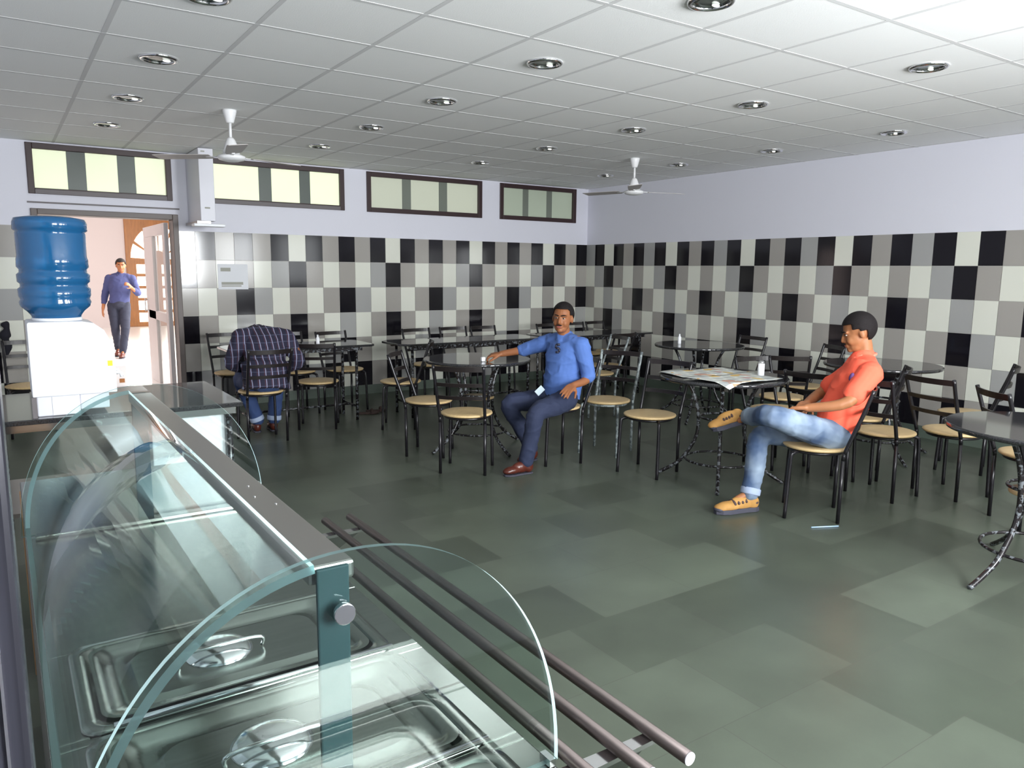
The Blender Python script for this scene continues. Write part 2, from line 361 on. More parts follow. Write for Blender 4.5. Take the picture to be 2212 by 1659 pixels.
# cut tile column beside the left jamb
struct('wall_far', bm, TILE, 'far wall with black, grey and white tiles below lilac paint', 'wall')
bm = NB(); bx(bm, (0, YB, 0), (T, T, 1.91), 0); bx(bm, (0, YB, 1.91), (T, T, CZ+0.05), 5); bx(bm, (-0.012, YB, 0), (0, -0.012, 0.11), 6)
tiles(bm, 'B', 48, ruleB)
struct('wall_right', bm, TILE, 'right wall with black, grey and white tiles below plain lilac paint', 'wall')
bm = NB(); bx(bm, (XL-0.2, YB-0.2, 0), (XL, T, CZ+0.05), 0); struct('wall_left', bm, ['paint'], 'kitchen side wall of the canteen', 'wall')
bm = NB(); zs = (1.13, 2.38); px = XL
segs = WINS
for a, b in segs:
    bx(bm, (px, YB-0.2, 0), (a, YB, CZ+0.05)); bx(bm, (a, YB-0.2, 0), (b, YB, zs[0])); bx(bm, (a, YB-0.2, zs[1]), (b, YB, CZ+0.05)); px = b
bx(bm, (px, YB-0.2, 0), (T, YB, CZ+0.05)); struct('wall_back', bm, ['paint'], 'wall with windows behind the camera', 'wall')
for i, (a, b) in enumerate(segs):  # the leftmost frame belongs to the added opening
    bm = NB(); f = 0.05
    bx(bm, (a, YB-0.14, zs[0]), (a+f, YB-0.06, zs[1])); bx(bm, (b-f, YB-0.14, zs[0]), (b, YB-0.06, zs[1]))
    bx(bm, (a, YB-0.14, zs[0]), (b, YB-0.06, zs[0]+f)); bx(bm, (a, YB-0.14, zs[1]-f), (b, YB-0.06, zs[1])); bx(bm, ((a+b)/2-0.02, YB-0.12, zs[0]), ((a+b)/2+0.02, YB-0.08, zs[1]))
    struct('window_%d' % (5+i), bm, 'wframe', 'dark framed window behind the camera', 'window')

# ceiling: boards and T-bars
bm = NB(); bx(bm, (XL, YB, CZ), (0, 0, CZ+0.05), 0)
x = -0.04
while x > XL: bx(bm, (x-0.012, YB, CZ-0.0012), (x+0.012, 0, CZ), 1); x -= 0.6
y = -0.555
while y > YB: bx(bm, (XL, y-0.012, CZ-0.0014), (0, y+0.012, CZ), 1); y -= 0.6025
struct('ceiling', bm, ['ceil', 'tbar'], 'white suspended ceiling of square boards in a metal grid', 'ceiling')

# clerestory windows
for i, (a, b) in enumerate(WX):
    t = thing('window_%d' % (i+1), ['frosted strip window above the doorway, leftmost of the four', 'long frosted strip window beside the white duct, second from left',
              'frosted strip window third from the left, above the tiles', 'short dim frosted strip window nearest the room corner'][i], 'window', (0, 0, 0)); tag(t, kind='structure')
    bm = NB(); f = 0.055; y0, y1 = -0.02, 0.06
    bx(bm, (a, y0, WZ0), (a+f, y1, WZ1)); bx(bm, (b-f, y0, WZ0), (b, y1, WZ1)); bx(bm, (a+f, y0, WZ1-f), (b-f, y1, WZ1)); bx(bm, (a+f, y0, WZ0), (b-f, y1, WZ0+f))
    obj('window_frame', bm, 'wframe', t, bevel=0.004)
    if i < 2:
        bm = NB(); bx(bm, (a+f, y0-0.004, WZ0+0.002), (b-f, y0, WZ0+f-0.014)); obj('sill_strip', bm, 'sill', t)
    a2, b2 = a+f, b-f; W = b2-a2
    cuts = [(0.24, 0.38), (0.62, 0.76)] if i == 0 else ([(0.37, 0.465), (0.68, 0.765)] if i == 1 else [(0.28, 0.36), (0.62, 0.70)])
    bm = NB(); px = a2
    for (c0, c1) in cuts:
        bx(bm, (px, 0.02, WZ0+f), (a2+W*c0, 0.03, WZ1-f), 0); bx(bm, (a2+W*c0, 0.018, WZ0+f), (a2+W*c1, 0.032, WZ1-f), 1); px = a2+W*c1
    bx(bm, (px, 0.02, WZ0+f), (b2, 0.03, WZ1-f), 0)
    obj('frosted_pane', bm, [['fr0', 'fr0', 'fr1', 'fr2'][i], ['fs0', 'fs0', 'fs1', 'fs1'][i]], t)

# doorway, leaf, painted shadow line
t = thing('door_1', 'brown framed doorway with a grey glazed leaf swung open into the sunlit corridor', 'door', (0, 0, 0)); tag(t, kind='structure')
bm = NB(); f = 0.055
bx(bm, (DX0, -0.03, 0), (DX0+f, 0.2, DZ)); bx(bm, (DX1-f, -0.03, 0), (DX1, 0.2, DZ)); bx(bm, (DX0+f, -0.03, DZ-f), (DX1-f, 0.2, DZ)); obj('door_frame', bm, 'dframe', t, bevel=0.005)
lf = bpy.data.objects.new('door_leaf', None)
bm = NB(); L0, L1 = 0.22, 1.62; lx = -5.62; th = 0.045
for (ya, yb, za, zb) in ((L0, L0+0.13, 0.02, 2.0), (L1-0.13, L1, 0.02, 2.0), (L0+0.13, L1-0.13, 1.88, 2.0), (L0+0.13, L1-0.13, 0.02, 0.16), (L0+0.13, L1-0.13, 0.92, 1.02)): bx(bm, (lx-th, ya, za), (lx, yb, zb))
bx(bm, (lx-th, 1.02, 0.16), (lx, L1-0.13, 1.88))
leaf = obj('door_leaf', bm, 'alu', t, bevel=0.004)
bm = NB(); bx(bm, (lx-0.028, L0+0.13, 0.16), (lx-0.018, 1.02, 1.88)); obj('glass_pane', bm, 'pane', leaf)
bm = NB(); bx(bm, (lx-th-0.035, 1.54, 0.99), (lx-th-0.025, 1.56, 1.15)); bx(bm, (lx-th-0.03, 1.545, 1.0), (lx-th, 1.555, 1.01)); bx(bm, (lx-th-0.03, 1.545, 1.13), (lx-th, 1.555, 1.14)); obj('door_handle', bm, 'alu', leaf)
bm = NB(); bx(bm, (DX0-0.02, -0.012, 2.125), (DX1+0.02, 0, 2.14)); struct('shadow_line_1', bm, 'sill', 'thin dark strip standing in for the shadow line above the doorway', 'shadow line')  # dark strip painted where the recess above the frame is in shadow

# corridor outside
bm = NB(); bx(bm, (-9.0, 0.2, -0.1), (-0.5, 13.2, 0)); bx(bm, (DX0, 0, -0.1), (DX1, 0.2, 0.0)); struct('floor_corridor', bm, 'marble', 'bright sunlit pale floor of the corridor beyond the doorway', 'floor')
bm = NB(); bx(bm, (-9.0, 13.0, 0), (-4.43, 13.2, 3.4)); bx(bm, (-2.9, 13.0, 0), (-0.5, 13.2, 3.4)); bx(bm, (-4.43, 13.0, 2.75), (-2.9, 13.2, 3.4)); struct('wall_corridor', bm, 'pink', 'pale pink wall at the far end of the corridor', 'wall')
bm = NB(); bx(bm, (-9.2, 0.2, 0), (-9.0, 13.2, 3.4)); struct('wall_corridor_left', bm, 'pink', 'pink side wall of the corridor', 'wall')
bm = NB(); bx(bm, (-9.2, 0.2, 3.4), (-0.5, 13.2, 3.5)); struct('ceiling_corridor', bm, 'pink', 'corridor ceiling', 'ceiling')
t = thing('door_2', 'varnished wooden double door with a fanlight of sunlit panes at the corridor end', 'door', (0, 0, 0)); tag(t, kind='structure')
bm = NB(); yv = 12.96
bx(bm, (-4.43, yv, 0.0), (-2.9, 13.08, 2.75)); obj('door_board', bm, 'wood', t, bevel=0.01)
cx = -3.66; pz = 1.72
for xi, (xa, xb) in enumerate(((-4.20, -3.98), (-3.93, -3.71), (-3.61, -3.39), (-3.34, -3.12))):
    for j in range(5):
        bm = NB(); z = 0.12+0.31*j; bx(bm, (xa, yv-0.012, z), (xb, yv, z+0.235)); obj('door_pane', bm, 'lit', t, bevel=0.04)
for a0 in range(6):
    bm = NB(); A0 = PI*a0/6+0.05; A1 = PI*(a0+1)/6-0.05; R0, R1 = 0.18, 0.66
    poly = [(cx+(R0 if k < 4 else R1)*math.cos(A), pz+(R0 if k < 4 else R1)*math.sin(A)*1.3) for k, A in enumerate([A0+(A1-A0)*q/3 for q in range(4)]+[A1-(A1-A0)*q/3 for q in range(4)])]
    prism(bm, poly, 1, yv-0.012, yv); obj('fanlight_pane', bm, 'lit', t)

# downlights
def downlight():
    t = thing('ceiling_light', '', 'ceiling light')
    bm = NB(); lathe(bm, [(0.102, 0), (0.104, -0.006), (0.098, -0.014), (0.086, -0.016), (0.080, -0.010), (0.079, -0.001)], n=36, capb=False, capt=False); obj('trim_ring', bm, 'chrome', t)
    bm = NB(); lathe(bm, [(0.080, -0.0005), (0.079, -0.006), (0.05, -0.0035), (0.02, -0.003)], n=36, capb=True, capt=True); obj('reflector', bm, 'reflector', t)
    bm = NB(); ell(bm, (0.045, 0.012, -0.008), (0.022, 0.012, 0.006)); obj('lamp_bulb', bm, 'lampglow', t)
    return t
dl = downlight(); first = True
XN = {-6.33: 'above the doorway side', -4.51: 'second row from the left', -2.70: 'second row from the right wall', -0.90: 'row nearest the right wall'}
YN = ['closest to the far wall', 'second from the far wall', 'third from the far wall', 'fourth from the far wall', 'nearest the camera']
for xx in XN:
    for j, yy in enumerate((-1.41, -2.63, -3.84, -5.05, -6.27)):
        if xx == -6.33 and j > 3: continue
        if xx == -0.90 and j > 3: continue
        lb = 'round chrome recessed ceiling light, %s, %s' % (XN[xx], YN[j])
        if first: dl.location = (xx, yy, CZ); dl['label'] = lb; dl['group'] = 'recessed ceiling lights'; first = False
        else: dup(dl, (xx, yy, CZ), 0, lb, 'recessed ceiling lights')

# fans
def fan():
    t = thing('ceiling_fan', '', 'fan')
    bm = NB(); lathe(bm, [(0.052, 0), (0.050, -0.015), (0.030, -0.085), (0.024, -0.095)], n=24); obj('canopy', bm, 'fan', t)
    bm = NB(); tube(bm, [(0, 0, -0.09), (0, 0, -0.21)], 0.011); obj('down_rod', bm, 'fan', t)
    bm = NB(); lathe(bm, [(0.018, -0.20), (0.030, -0.212), (0.045, -0.25), (0.060, -0.30), (0.062, -0.312), (0.058, -0.316), (0.066, -0.322), (0.100, -0.335), (0.104, -0.345), (0.092, -0.362), (0.05, -0.374), (0.02, -0.376)], n=36); obj('motor_housing', bm, 'fan', t)
    for k in range(3):
        a = 2*PI*k/3; bm = NB(); P = lambda r, s, z: V(r*math.cos(a)-s*math.sin(a), r*math.sin(a)+s*math.cos(a), z)
        v = []
        for r, wd in ((0.16, 0.045), (0.22, 0.058), (0.40, 0.066), (0.58, 0.07), (0.60, 0.06)):
            v.append([bm.verts.new(P(r, -wd, -0.341)), bm.verts.new(P(r, wd, -0.327)), bm.verts.new(P(r, wd, -0.331)), bm.verts.new(P(r, -wd, -0.345))])
        for A, B in zip(v, v[1:]):
            for q in range(4): bm.faces.new((A[q], A[(q+1) % 4], B[(q+1) % 4], B[q]))
        bm.faces.new(v[0][::-1]); bm.faces.new(v[-1]); bl = obj('blade', bm, 'blade', t)
        bm = NB(); tube(bm, [P(0.09, 0, -0.338), P(0.20, 0, -0.338)], 0.012, flat=0.4); obj('blade_bracket', bm, 'fan', bl)
    return t
fn = fan(); fn.location = (-1.57, -2.65, CZ); fn.rotation_euler = (0, 0, math.radians(-12)); fn['label'] = 'white ceiling fan with three blades hanging near the right wall corner'
dup(fn, (-5.64, -2.60, CZ), math.radians(20), 'white ceiling fan hanging near the doorway and the white duct')

# duct box on the far wall
t = thing('duct_box', 'tall white sheet metal box on the far wall between the doorway and tiles', 'duct', (-5.385, -0.30, 0))
bm = NB(); bx(bm, (-0.07, -0.305, 1.99), (0.07, 0.295, 2.692)); obj('box_body', bm, 'offwhite', t, bevel=0.004)
bm = NB(); bx(bm, (-0.137, -0.30, 1.935), (0.165, -0.18, 1.965)); obj('lower_tube', bm, 'white', t, bevel=0.008)
bm = NB(); bx(bm, (-0.10, -0.27, 1.965), (0.03, 0.285, 1.99)); obj('bracket', bm, 'steel_dull', t)
bm = NB(); bx(bm, (-0.03, -0.308, 2.11), (0.02, -0.305, 2.125)); bx(bm, (-0.045, -0.308, 2.655), (-0.01, -0.305, 2.668)); obj('name_plate', bm, 'greytext', t)
# notice
t = thing('notice', 'white printed notice sheet stuck to the tiles left of the long wall', 'notice', (-5.02, -0.0085, 1.43))
bm = NB(); bx(bm, (-0.165, -0.002, -0.135), (0.155, 0, 0.14)); obj('sheet', bm, 'paper', t)
bm = NB(); bx(bm, (-0.135, -0.003, 0.06), (-0.03, -0.002, 0.10)); bx(bm, (-0.13, -0.003, -0.085), (0.10, -0.002, -0.055)); bx(bm, (-0.13, -0.003, -0.105), (0.08, -0.002, -0.092)); obj('print_block', bm, 'greytext', t)
# ------------------------------------------------------------------ chairs
def make_chair(frame='black'):
    t = thing('canteen_chair', '', 'chair')
    bm = NB(); lathe(bm, [(0.17, 0.437), (0.192, 0.441), (0.199, 0.449), (0.197, 0.457), (0.185, 0.461), (0.10, 0.459), (0.02, 0.458)], n=40); obj('seat', bm, 'seat', t)
    bm = NB(); ring(bm, (0, 0, 0.427), 0.165, 0.010); obj('seat_frame', bm, frame, t)
    for s in (-1, 1):
        bm = NB(); tube(bm, smooth_path([(0.10, s*0.125, 0.428), (0.135, s*0.155, 0.418), (0.15, s*0.165, 0.37), (0.165, s*0.172, 0.0)], 5), 0.012); obj('leg', bm, frame, t)
    for s in (-1, 1):
        bm = NB(); tube(bm, [(-0.145, s*0.172, 0.0), (-0.15, s*0.172, 0.40)], 0.012); tube(bm, [(-0.15, s*0.172, 0.40), (-0.155, s*0.172, 0.445)], 0.0125); obj('leg', bm, frame, t)
        bm = NB(); tube(bm, smooth_path([(-0.155, s*0.172, 0.44), (-0.195, s*0.176, 0.56), (-0.245, s*0.181, 0.70), (-0.29, s*0.186, 0.845)], 4), 0.0125); obj('back_post', bm, frame, t)
    for z, x, wd in ((0.822, -0.284, 0.019), (0.70, -0.243, 0.014), (0.60, -0.208, 0.014)):
        bm = NB(); pts = [(x-0.035*(1-(q/6)**2), 0.183*q/6, z) for q in range(-6, 7)]; n0 = None
        for p in pts:
            c = [bm.verts.new((p[0]+dx, p[1], p[2]+dz)) for dx, dz in ((-0.005, -wd), (0.005, -wd), (0.0-0.001, wd), (-0.011, wd))]
            if n0:
                for q in range(4): bm.faces.new((n0[q], n0[(q+1) % 4], c[(q+1) % 4], c[q]))
            else: bm.faces.new(c[::-1])
            n0 = c
        bm.faces.new(n0); obj('back_slat', bm, 'slat', t)
    return t
R = math.radians
GRP = 'round seat canteen chairs'
CH = [  # x, y, facing degrees, worn, label
 (-4.27, -3.78, 47, 0, 'empty chair with its back to the camera, left in front of the blue shirt man'),
 (-5.30, -1.93, 92, 0, 'round-seat chair holding the man in the checked shirt'),
 (-4.67, -1.62, 65, 0, 'chair with its back to the camera, right of the man in the checked shirt'),
 (-4.107, -0.90, -80, 0, 'chair on the wall side of the left rectangular table, at its right end'),
 (-5.20, -0.60, -88, 0, 'chair behind the man in the checked shirt, at the left end by the tiled wall'),
 (-4.61, -0.80, -85, 0, 'chair by the tiled wall partly hidden behind the checked shirt man'),
 (-4.256, -3.13, -42, 0, 'chair side-on left of the round table, its light posts leaning to the left'),
 (-3.98, -2.02, 150, 0, 'chair seat sticking out left behind the side-on chair, facing the left table'),
 (-3.10, -0.95, -84, 0, 'chair on the wall side of the middle rectangular table, leftmost of its three'),
 (-2.60, -0.92, -88, 0, 'chair on the wall side of the middle rectangular table, in the middle'),
 (-2.18, -0.95, -86, 0, 'chair on the wall side of the middle rectangular table, rightmost of its three'),
 (-3.50, -3.90, 168, 0, 'round-seat chair holding the man in the blue shirt'),
 (-2.96, -3.90, 205, 1, 'empty chair with scuffed silvery posts just right of the man in blue'),
 (-3.11, -4.57, 196, 0, 'empty chair in the middle of the room left of the newspaper table'),
 (-2.93, -5.88, 127, 0, 'round-seat chair holding the man in the orange polo'),
 (-1.20, -0.98, -88, 0, 'chair behind the corner table, leftmost of its three, by the blue shirt man head'),
 (-0.72, -0.92, -86, 0, 'chair behind the corner table, in the middle of its three'),
 (-0.26, -0.86, -80, 0, 'chair behind the corner table nearest the room corner'),
 (-1.92, -2.52, 168, 1, 'chair seen edge-on in front of the corner table, right behind the man in blue'),
 (-1.38, -2.05, 100, 0, 'chair pushed under the camera side of the corner table'),
 (-0.64, -3.30, 176, 0, 'chair at the right side of the small round table by the tiled wall'),
 (-2.07, -4.93, 262, 0, 'chair on the wall side of the newspaper table, behind the white tumbler'),
 (-0.76, -4.26, 152, 0, 'chair between the right wall and the round table behind the orange polo man'),
 (-2.21, -5.46, 10, 0, 'chair with its back towards the orange polo man, right of the newspaper table'),
 (-1.49, -4.56, 40, 0, 'cream seated chair between the newspaper table and the table behind it'),
 (-2.14, -5.88, 0, 0, 'chair right behind the orange polo man, a bit of seat showing past his back'),
 (-1.70, -6.13, -12, 0, 'chair with three back slats standing alone right of the orange polo man'),
 (-0.90, -5.83, 112, 0, 'chair by the right wall at the picture edge, its back tilted against the tiles'),
 (-2.00, -6.76, -40, 0, 'chair behind the table at the right picture edge'),
 (-1.77, -5.47, 120, 0, 'chair between the orange polo man and the chair standing alone, its back to the right'),
]
cb = make_chair('black'); cw = make_chair('wornlight'); used = set()
for (x, y, a, wn, lb) in CH:
    src = cw if wn else cb
    if src.name not in used:
        used.add(src.name); src.location = (x, y, 0); src.rotation_euler = (0, 0, R(a)); src['label'] = lb; src['group'] = GRP
    else: dup(src, (x, y, 0), R(a), lb, GRP)
# ------------------------------------------------------------------ tables
TH = 0.78
def round_table(rot=0):
    t = thing('round_table', '', 'table')
    bm = NB(); lathe(bm, [(0.44, TH-0.028), (0.457, TH-0.026), (0.462, TH-0.018), (0.462, TH-0.006), (0.456, TH), (0.02, TH)], n=56); obj('tabletop', bm, 'granite', t)
    for k in range(4):
        a = k*PI/2; pts = [(0.27, TH-0.028), (0.20, 0.62), (0.165, 0.46), (0.18, 0.30), (0.27, 0.14), (0.36, 0.065), (0.46, 0.006)]
        bm = NB(); tube(bm, smooth_path([(r*math.cos(a), r*math.sin(a), z) for r, z in pts], 5), 0.0135); obj('leg', bm, 'worn', t)
    for z, r in ((0.47, 0.155), (0.15, 0.25)):
        bm = NB(); ring(bm, (0, 0, z), r, 0.009); obj('ring_brace', bm, 'worn', t)
    bm = NB(); ring(bm, (0, 0, TH-0.038), 0.27, 0.009); obj('under_ring', bm, 'worn', t)
    return t
RT = [(-3.80, -3.16, 5, 'round black granite table the man in the blue shirt rests his hand on'),
      (-2.80, -5.00, 40, 'round black granite table covered with spread newspapers'),
      (-1.10, -3.22, 30, 'round black granite table near the corner with a small white bottle on it'),
      (-1.02, -5.18, 60, 'round black granite table behind the back of the man in orange'),
      (-2.88, -7.14, 2, 'round black granite table cut by the right edge of the picture')]
rt = round_table()
for i, (x, y, a, lb) in enumerate(RT):
    if i == 0: rt.location = (x, y, 0); rt.rotation_euler = (0, 0, R(a)); rt['label'] = lb; rt['group'] = 'round granite tables'
    else: dup(rt, (x, y, 0), R(a), lb, 'round granite tables')
for i, (x, y, a, lb) in enumerate(RT):
    if i not in (0, 4): continue
    par = [o for o in bpy.data.objects if o.get('label') == lb][0]
    bm = NB(); lathe(bm, [(0.135, 0.43), (0.148, 0.434), (0.15, 0.442), (0.146, 0.45), (0.02, 0.449)], n=32); obj('seat_disc', bm, 'seat', par)  # wooden disc in place of a stool seat under the table
t5 = [o for o in bpy.data.objects if o.get('label') == RT[4][3]][0]
lg = [o for o in t5.children if o.name.startswith('leg')]      # this table stands on three legs
bpy.data.objects.remove(lg[3])
for q, a_ in zip(lg[:3], (167, 47, 287)): q.data = lg[0].data; q.rotation_euler = (0, 0, R(a_-2))
def rect_table(x0, x1, y0, y1, lb, dx=0):
    cx, cy = (x0+x1)/2, (y0+y1)/2; hx, hy = (x1-x0)/2, (y1-y0)/2
    t = thing('rectangular_table', lb, 'table', (cx, cy, 0), 0, 'rectangular granite tables')
    bm = NB(); c = 0.10
    prism(bm, [(-hx, -hy+c), (-hx+c, -hy), (hx-c*0.4, -hy), (hx, -hy+c*0.4), (hx, hy-c*0.4), (hx-c*0.4, hy), (-hx+c, hy), (-hx, hy-c)], 2, TH-0.022, TH); obj('tabletop', bm, 'granite', t, bevel=0.004)
    for sx in (-1, 1):
        for sy in (-1, 1):
            bm = NB(); tube(bm, [(sx*(hx-0.17), sy*(hy-0.1), TH-0.022), (sx*(hx-0.17), sy*(hy-0.1), 0.0)], 0.015); obj('leg', bm, 'worn', t)
    for q in (-hy+0.06, hy-0.085):
        bm = NB(); bx(bm, (-hx+0.12, q, TH-0.062), (hx-0.12, q+0.025, TH-0.022)); obj('top_frame', bm, 'worn', t)
    bm = NB(); tube(bm, [(-hx+0.17, 0, 0.14), (hx-0.17, 0, 0.14)], 0.011)
    for s in (-1, 1): tube(bm, [(s*(hx-0.17), -hy+0.1, 0.14), (s*(hx-0.17), hy-0.1, 0.14)], 0.011)
    obj('stretcher', bm, 'worn', t)
    return t
rect_table(-5.48, -4.05, -1.60, -1.02, 'long black granite table in front of the man in the checked shirt')
rect_table(-3.86, -2.06, -1.80, -1.22, 'long black granite table in the middle along the far wall')
rect_table(-1.99, -0.34, -1.80, -1.22, 'long black granite table in the corner of the two tiled walls')

# ------------------------------------------------------------------ small things on tables and floor
def sheet(name, corners, z, lb, droop=None, nx=14, ny=10):
    bm = NB(); a, b, c, d = [Vector((p[0], p[1])) for p in corners]; g = []
    o0 = (a+c)/2
    for i in range(nx+1):
        row = []
        for j in range(ny+1):
            u, v = i/nx, j/ny; p = (a*(1-u)+b*u)*(1-v)+(d*(1-u)+c*u)*v
            dd = (p-Vector((-2.80, -5.00))).length; zz = z+0.003*math.sin(u*9+v*4)+0.003
            if dd > 0.462: zz -= (dd-0.462)*0.55+0.002
            row.append(bm.verts.new((p.x-o0.x, p.y-o0.y, zz-z)))
        g.append(row)
    for i in range(nx):
        for j in range(ny): bm.faces.new((g[i][j], g[i+1][j], g[i+1][j+1], g[i][j+1])).smooth = True
    o = obj(name, bm, 'news', loc=(o0.x, o0.y, z)); s = o.modifiers.new('th', 'SOLIDIFY'); s.thickness = 0.0015; s.offset = 0
    return tag(o, lb, 'newspaper', 'newspapers on the round table')
sheet('newspaper', [(-3.10, -4.62), (-2.47, -4.70), (-2.50, -5.03), (-3.16, -4.95)], TH+0.004, 'open newspaper lying flat on the far half of the round table')
sheet('newspaper', [(-3.19, -4.97), (-2.55, -5.04), (-2.62, -5.38), (-3.17, -5.37)], TH+0.009, 'newspaper on the near half of the round table, one corner drooping over the edge')
def lath(name, prof, m, loc, lb, cat): o = obj(name, (lambda b: (lathe(b, prof, n=20), b)[1])(NB()), m, loc=loc); return tag(o, lb, cat)
t = thing('tumbler', 'steel and white tumbler standing on the newspaper table', 'tumbler', (-2.62, -5.19, TH+0.012))
bm = NB(); lathe(bm, [(0.022, 0), (0.024, 0.002), (0.024, 0.085), (0.021, 0.09)], n=24); obj('body', bm, 'white', t)
bm = NB(); lathe(bm, [(0.0235, 0.09), (0.0235, 0.10), (0.012, 0.108)], n=24); obj('cap', bm, 'chrome', t)
for (x, y, lb) in ((-4.60, -1.45, 'slim white bottle on the long table right of the checked shirt man'), (-1.25, -3.08, 'slim white bottle on the round table near the corner')):
    lath('bottle', [(0.016, 0), (0.018, 0.004), (0.018, 0.07), (0.009, 0.085), (0.008, 0.105)], 'white', (x, y, TH), lb, 'bottle')
lath('straw_cup', [(0.012, 0), (0.008, 0.03), (0.007, 0.12)], 'strawblue', (-0.85, -4.84, TH), 'thin pale blue straw stick standing on the table behind the orange polo man', 'straw')
bm = NB(); tube(bm, [(-0.09, 0, 0), (0.09, 0, 0)], 0.004, 8); o = obj('drinking_straw', bm, 'strawblue', loc=(-3.11, -6.10, 0.0045)); o.rotation_euler = (0, 0, R(-25)); tag(o, 'pale blue drinking straw lying on the floor below the orange polo man chair', 'straw')
t = thing('sandals', 'pair of brown sandals lying on the floor under the left rectangular table', 'sandals', (-3.93, -1.22, 0), R(-20))
for s in (-1, 1):
    bm = NB(); c = (0.05*s, 0.06*s)
    prism(bm, [(c[0]+0.11*math.cos(a)*(1 if math.cos(a) > 0 else 1.1), c[1]+(0.042 if math.cos(a) > 0 else 0.034)*math.sin(a)) for a in [2*PI*k/20 for k in range(20)]], 2, 0.0, 0.02); sd = obj('sandal', bm, 'brownrag', t, bevel=0.004)
    bm = NB(); tube(bm, smooth_path([(c[0]+0.03, c[1]-0.042, 0.015), (c[0]+0.035, c[1]-0.02, 0.05), (c[0]+0.035, c[1]+0.02, 0.05), (c[0]+0.03, c[1]+0.042, 0.015)], 4), 0.012, flat=0.35); obj('strap', bm, 'brownrag', sd)

# ------------------------------------------------------------------ water dispenser and its table
t = thing('side_table', 'black granite topped table at the left carrying the water dispenser', 'table', (-6.75, -4.0, 0))
bm = NB(); bx(bm, (-0.52, -0.47, 0.775), (0.643, 0.45, 0.80)); obj('tabletop', bm, 'granite', t, bevel=0.004)
for sx in (-0.47, 0.58):
    for sy in (-0.40, 0.38):
        bm = NB(); tube(bm, [(sx, sy, 0.775), (sx, sy, 0)], 0.018); obj('leg', bm, 'worn', t)
for q in (-0.44, 0.40):
    bm = NB(); bx(bm, (-0.49, q, 0.735), (0.61, q+0.025, 0.775)); obj('top_frame', bm, 'chrome', t)
bm = NB(); bx(bm, (-0.52, -0.37, 0.30), (-0.14, 0.36, 0.32)); obj('lower_shelf', bm, 'steel_dull', t)
t = thing('storage_box', 'bright white box standing on a crate under the granite side table', 'box', (-6.36, -4.27, 0))
bm = NB(); bx(bm, (-0.20, -0.10, 0.20), (0.19, 0.12, 0.73)); obj('box_body', bm, 'white', t, bevel=0.006)
bm = NB(); bx(bm, (-0.20, -0.10, 0.0), (0.19, 0.12, 0.20)); obj('plinth', bm, 'steel_dull', t, bevel=0.003)
t = thing('plywood_cupboard', 'pale brown plywood cupboard low down at the left picture edge', 'cupboard', (-7.05, -5.3, 0))
bm = NB(); bx(bm, (-0.12, -0.2, 0), (0.06, 0.2, 0.62)); obj('body', bm, 'brownbox', t, bevel=0.004)
bm = NB(); tube(bm, smooth_path([(0.0, -0.21, 0.60), (0.02, -0.22, 0.50), (0.05, -0.22, 0.36), (0.10, -0.23, 0.22)], 5), 0.006); obj('power_cord', bm, 'black', t)
t = thing('water_dispenser', 'white table top water dispenser with rounded front on the granite side table', 'water dispenser', (-6.90, -4.28, 0.80))
prof = [(-0.18, 0.10), (-0.18, 0.455), (-0.175, 0.462), (0.05, 0.462), (0.10, 0.452), (0.145, 0.415), (0.175, 0.35), (0.185, 0.28), (0.185, 0.10)]
bm = NB(); prism(bm, prof, 1, -0.15, 0.15); obj('body', bm, 'white', t, bevel=0.008)
bm = NB(); bx(bm, (-0.165, -0.13, 0.0), (0.02, 0.13, 0.10)); bx(bm, (0.02, -0.125, 0.02), (0.15, 0.125, 0.10)); obj('lower_housing', bm, 'offwhite', t, bevel=0.006)
bm = NB(); bx(bm, (-0.10, -0.134, 0.005), (0.01, -0.129, 0.095)); obj('rear_grille', bm, 'white', t)
bm = NB(); bx(bm, (-0.185, -0.155, 0.0), (-0.165, -0.135, 0.10)); obj('power_cable', bm, 'sill', t)
bm = NB(); bx(bm, (0.150, -0.152, 0.235), (0.172, -0.149, 0.262)); obj('sticker', bm, 'yellow', t)
for yy in (-0.06, 0.06):
    bm = NB(); tube(bm, [(0.185, yy, 0.19), (0.215, yy, 0.19), (0.22, yy, 0.165)], 0.009); obj('tap', bm, 'white', t)
t = thing('water_bottle', 'large ribbed blue water bottle standing upside down on the dispenser', 'water bottle', (-6.945, -4.28, 1.263))
pr = [(0.105, 0.0), (0.108, 0.02), (0.112, 0.028), (0.125, 0.045), (0.150, 0.068), (0.157, 0.09), (0.150, 0.105), (0.157, 0.12), (0.158, 0.155), (0.146, 0.165), (0.146, 0.18), (0.157, 0.19), (0.158, 0.225), (0.146, 0.236), (0.146, 0.250), (0.156, 0.262), (0.154, 0.30), (0.150, 0.315), (0.152, 0.42), (0.148, 0.432), (0.160, 0.44), (0.160, 0.475), (0.152, 0.495), (0.10, 0.505), (0.02, 0.506)]
bm = NB(); lathe(bm, pr, n=56); obj('bottle_body', bm, 'bottle', t)
bm = NB(); lathe(bm, [(0.098, -0.001), (0.11, 0.0), (0.11, 0.012), (0.106, 0.014)], n=40, capt=False); obj('neck_collar', bm, 'white', t)
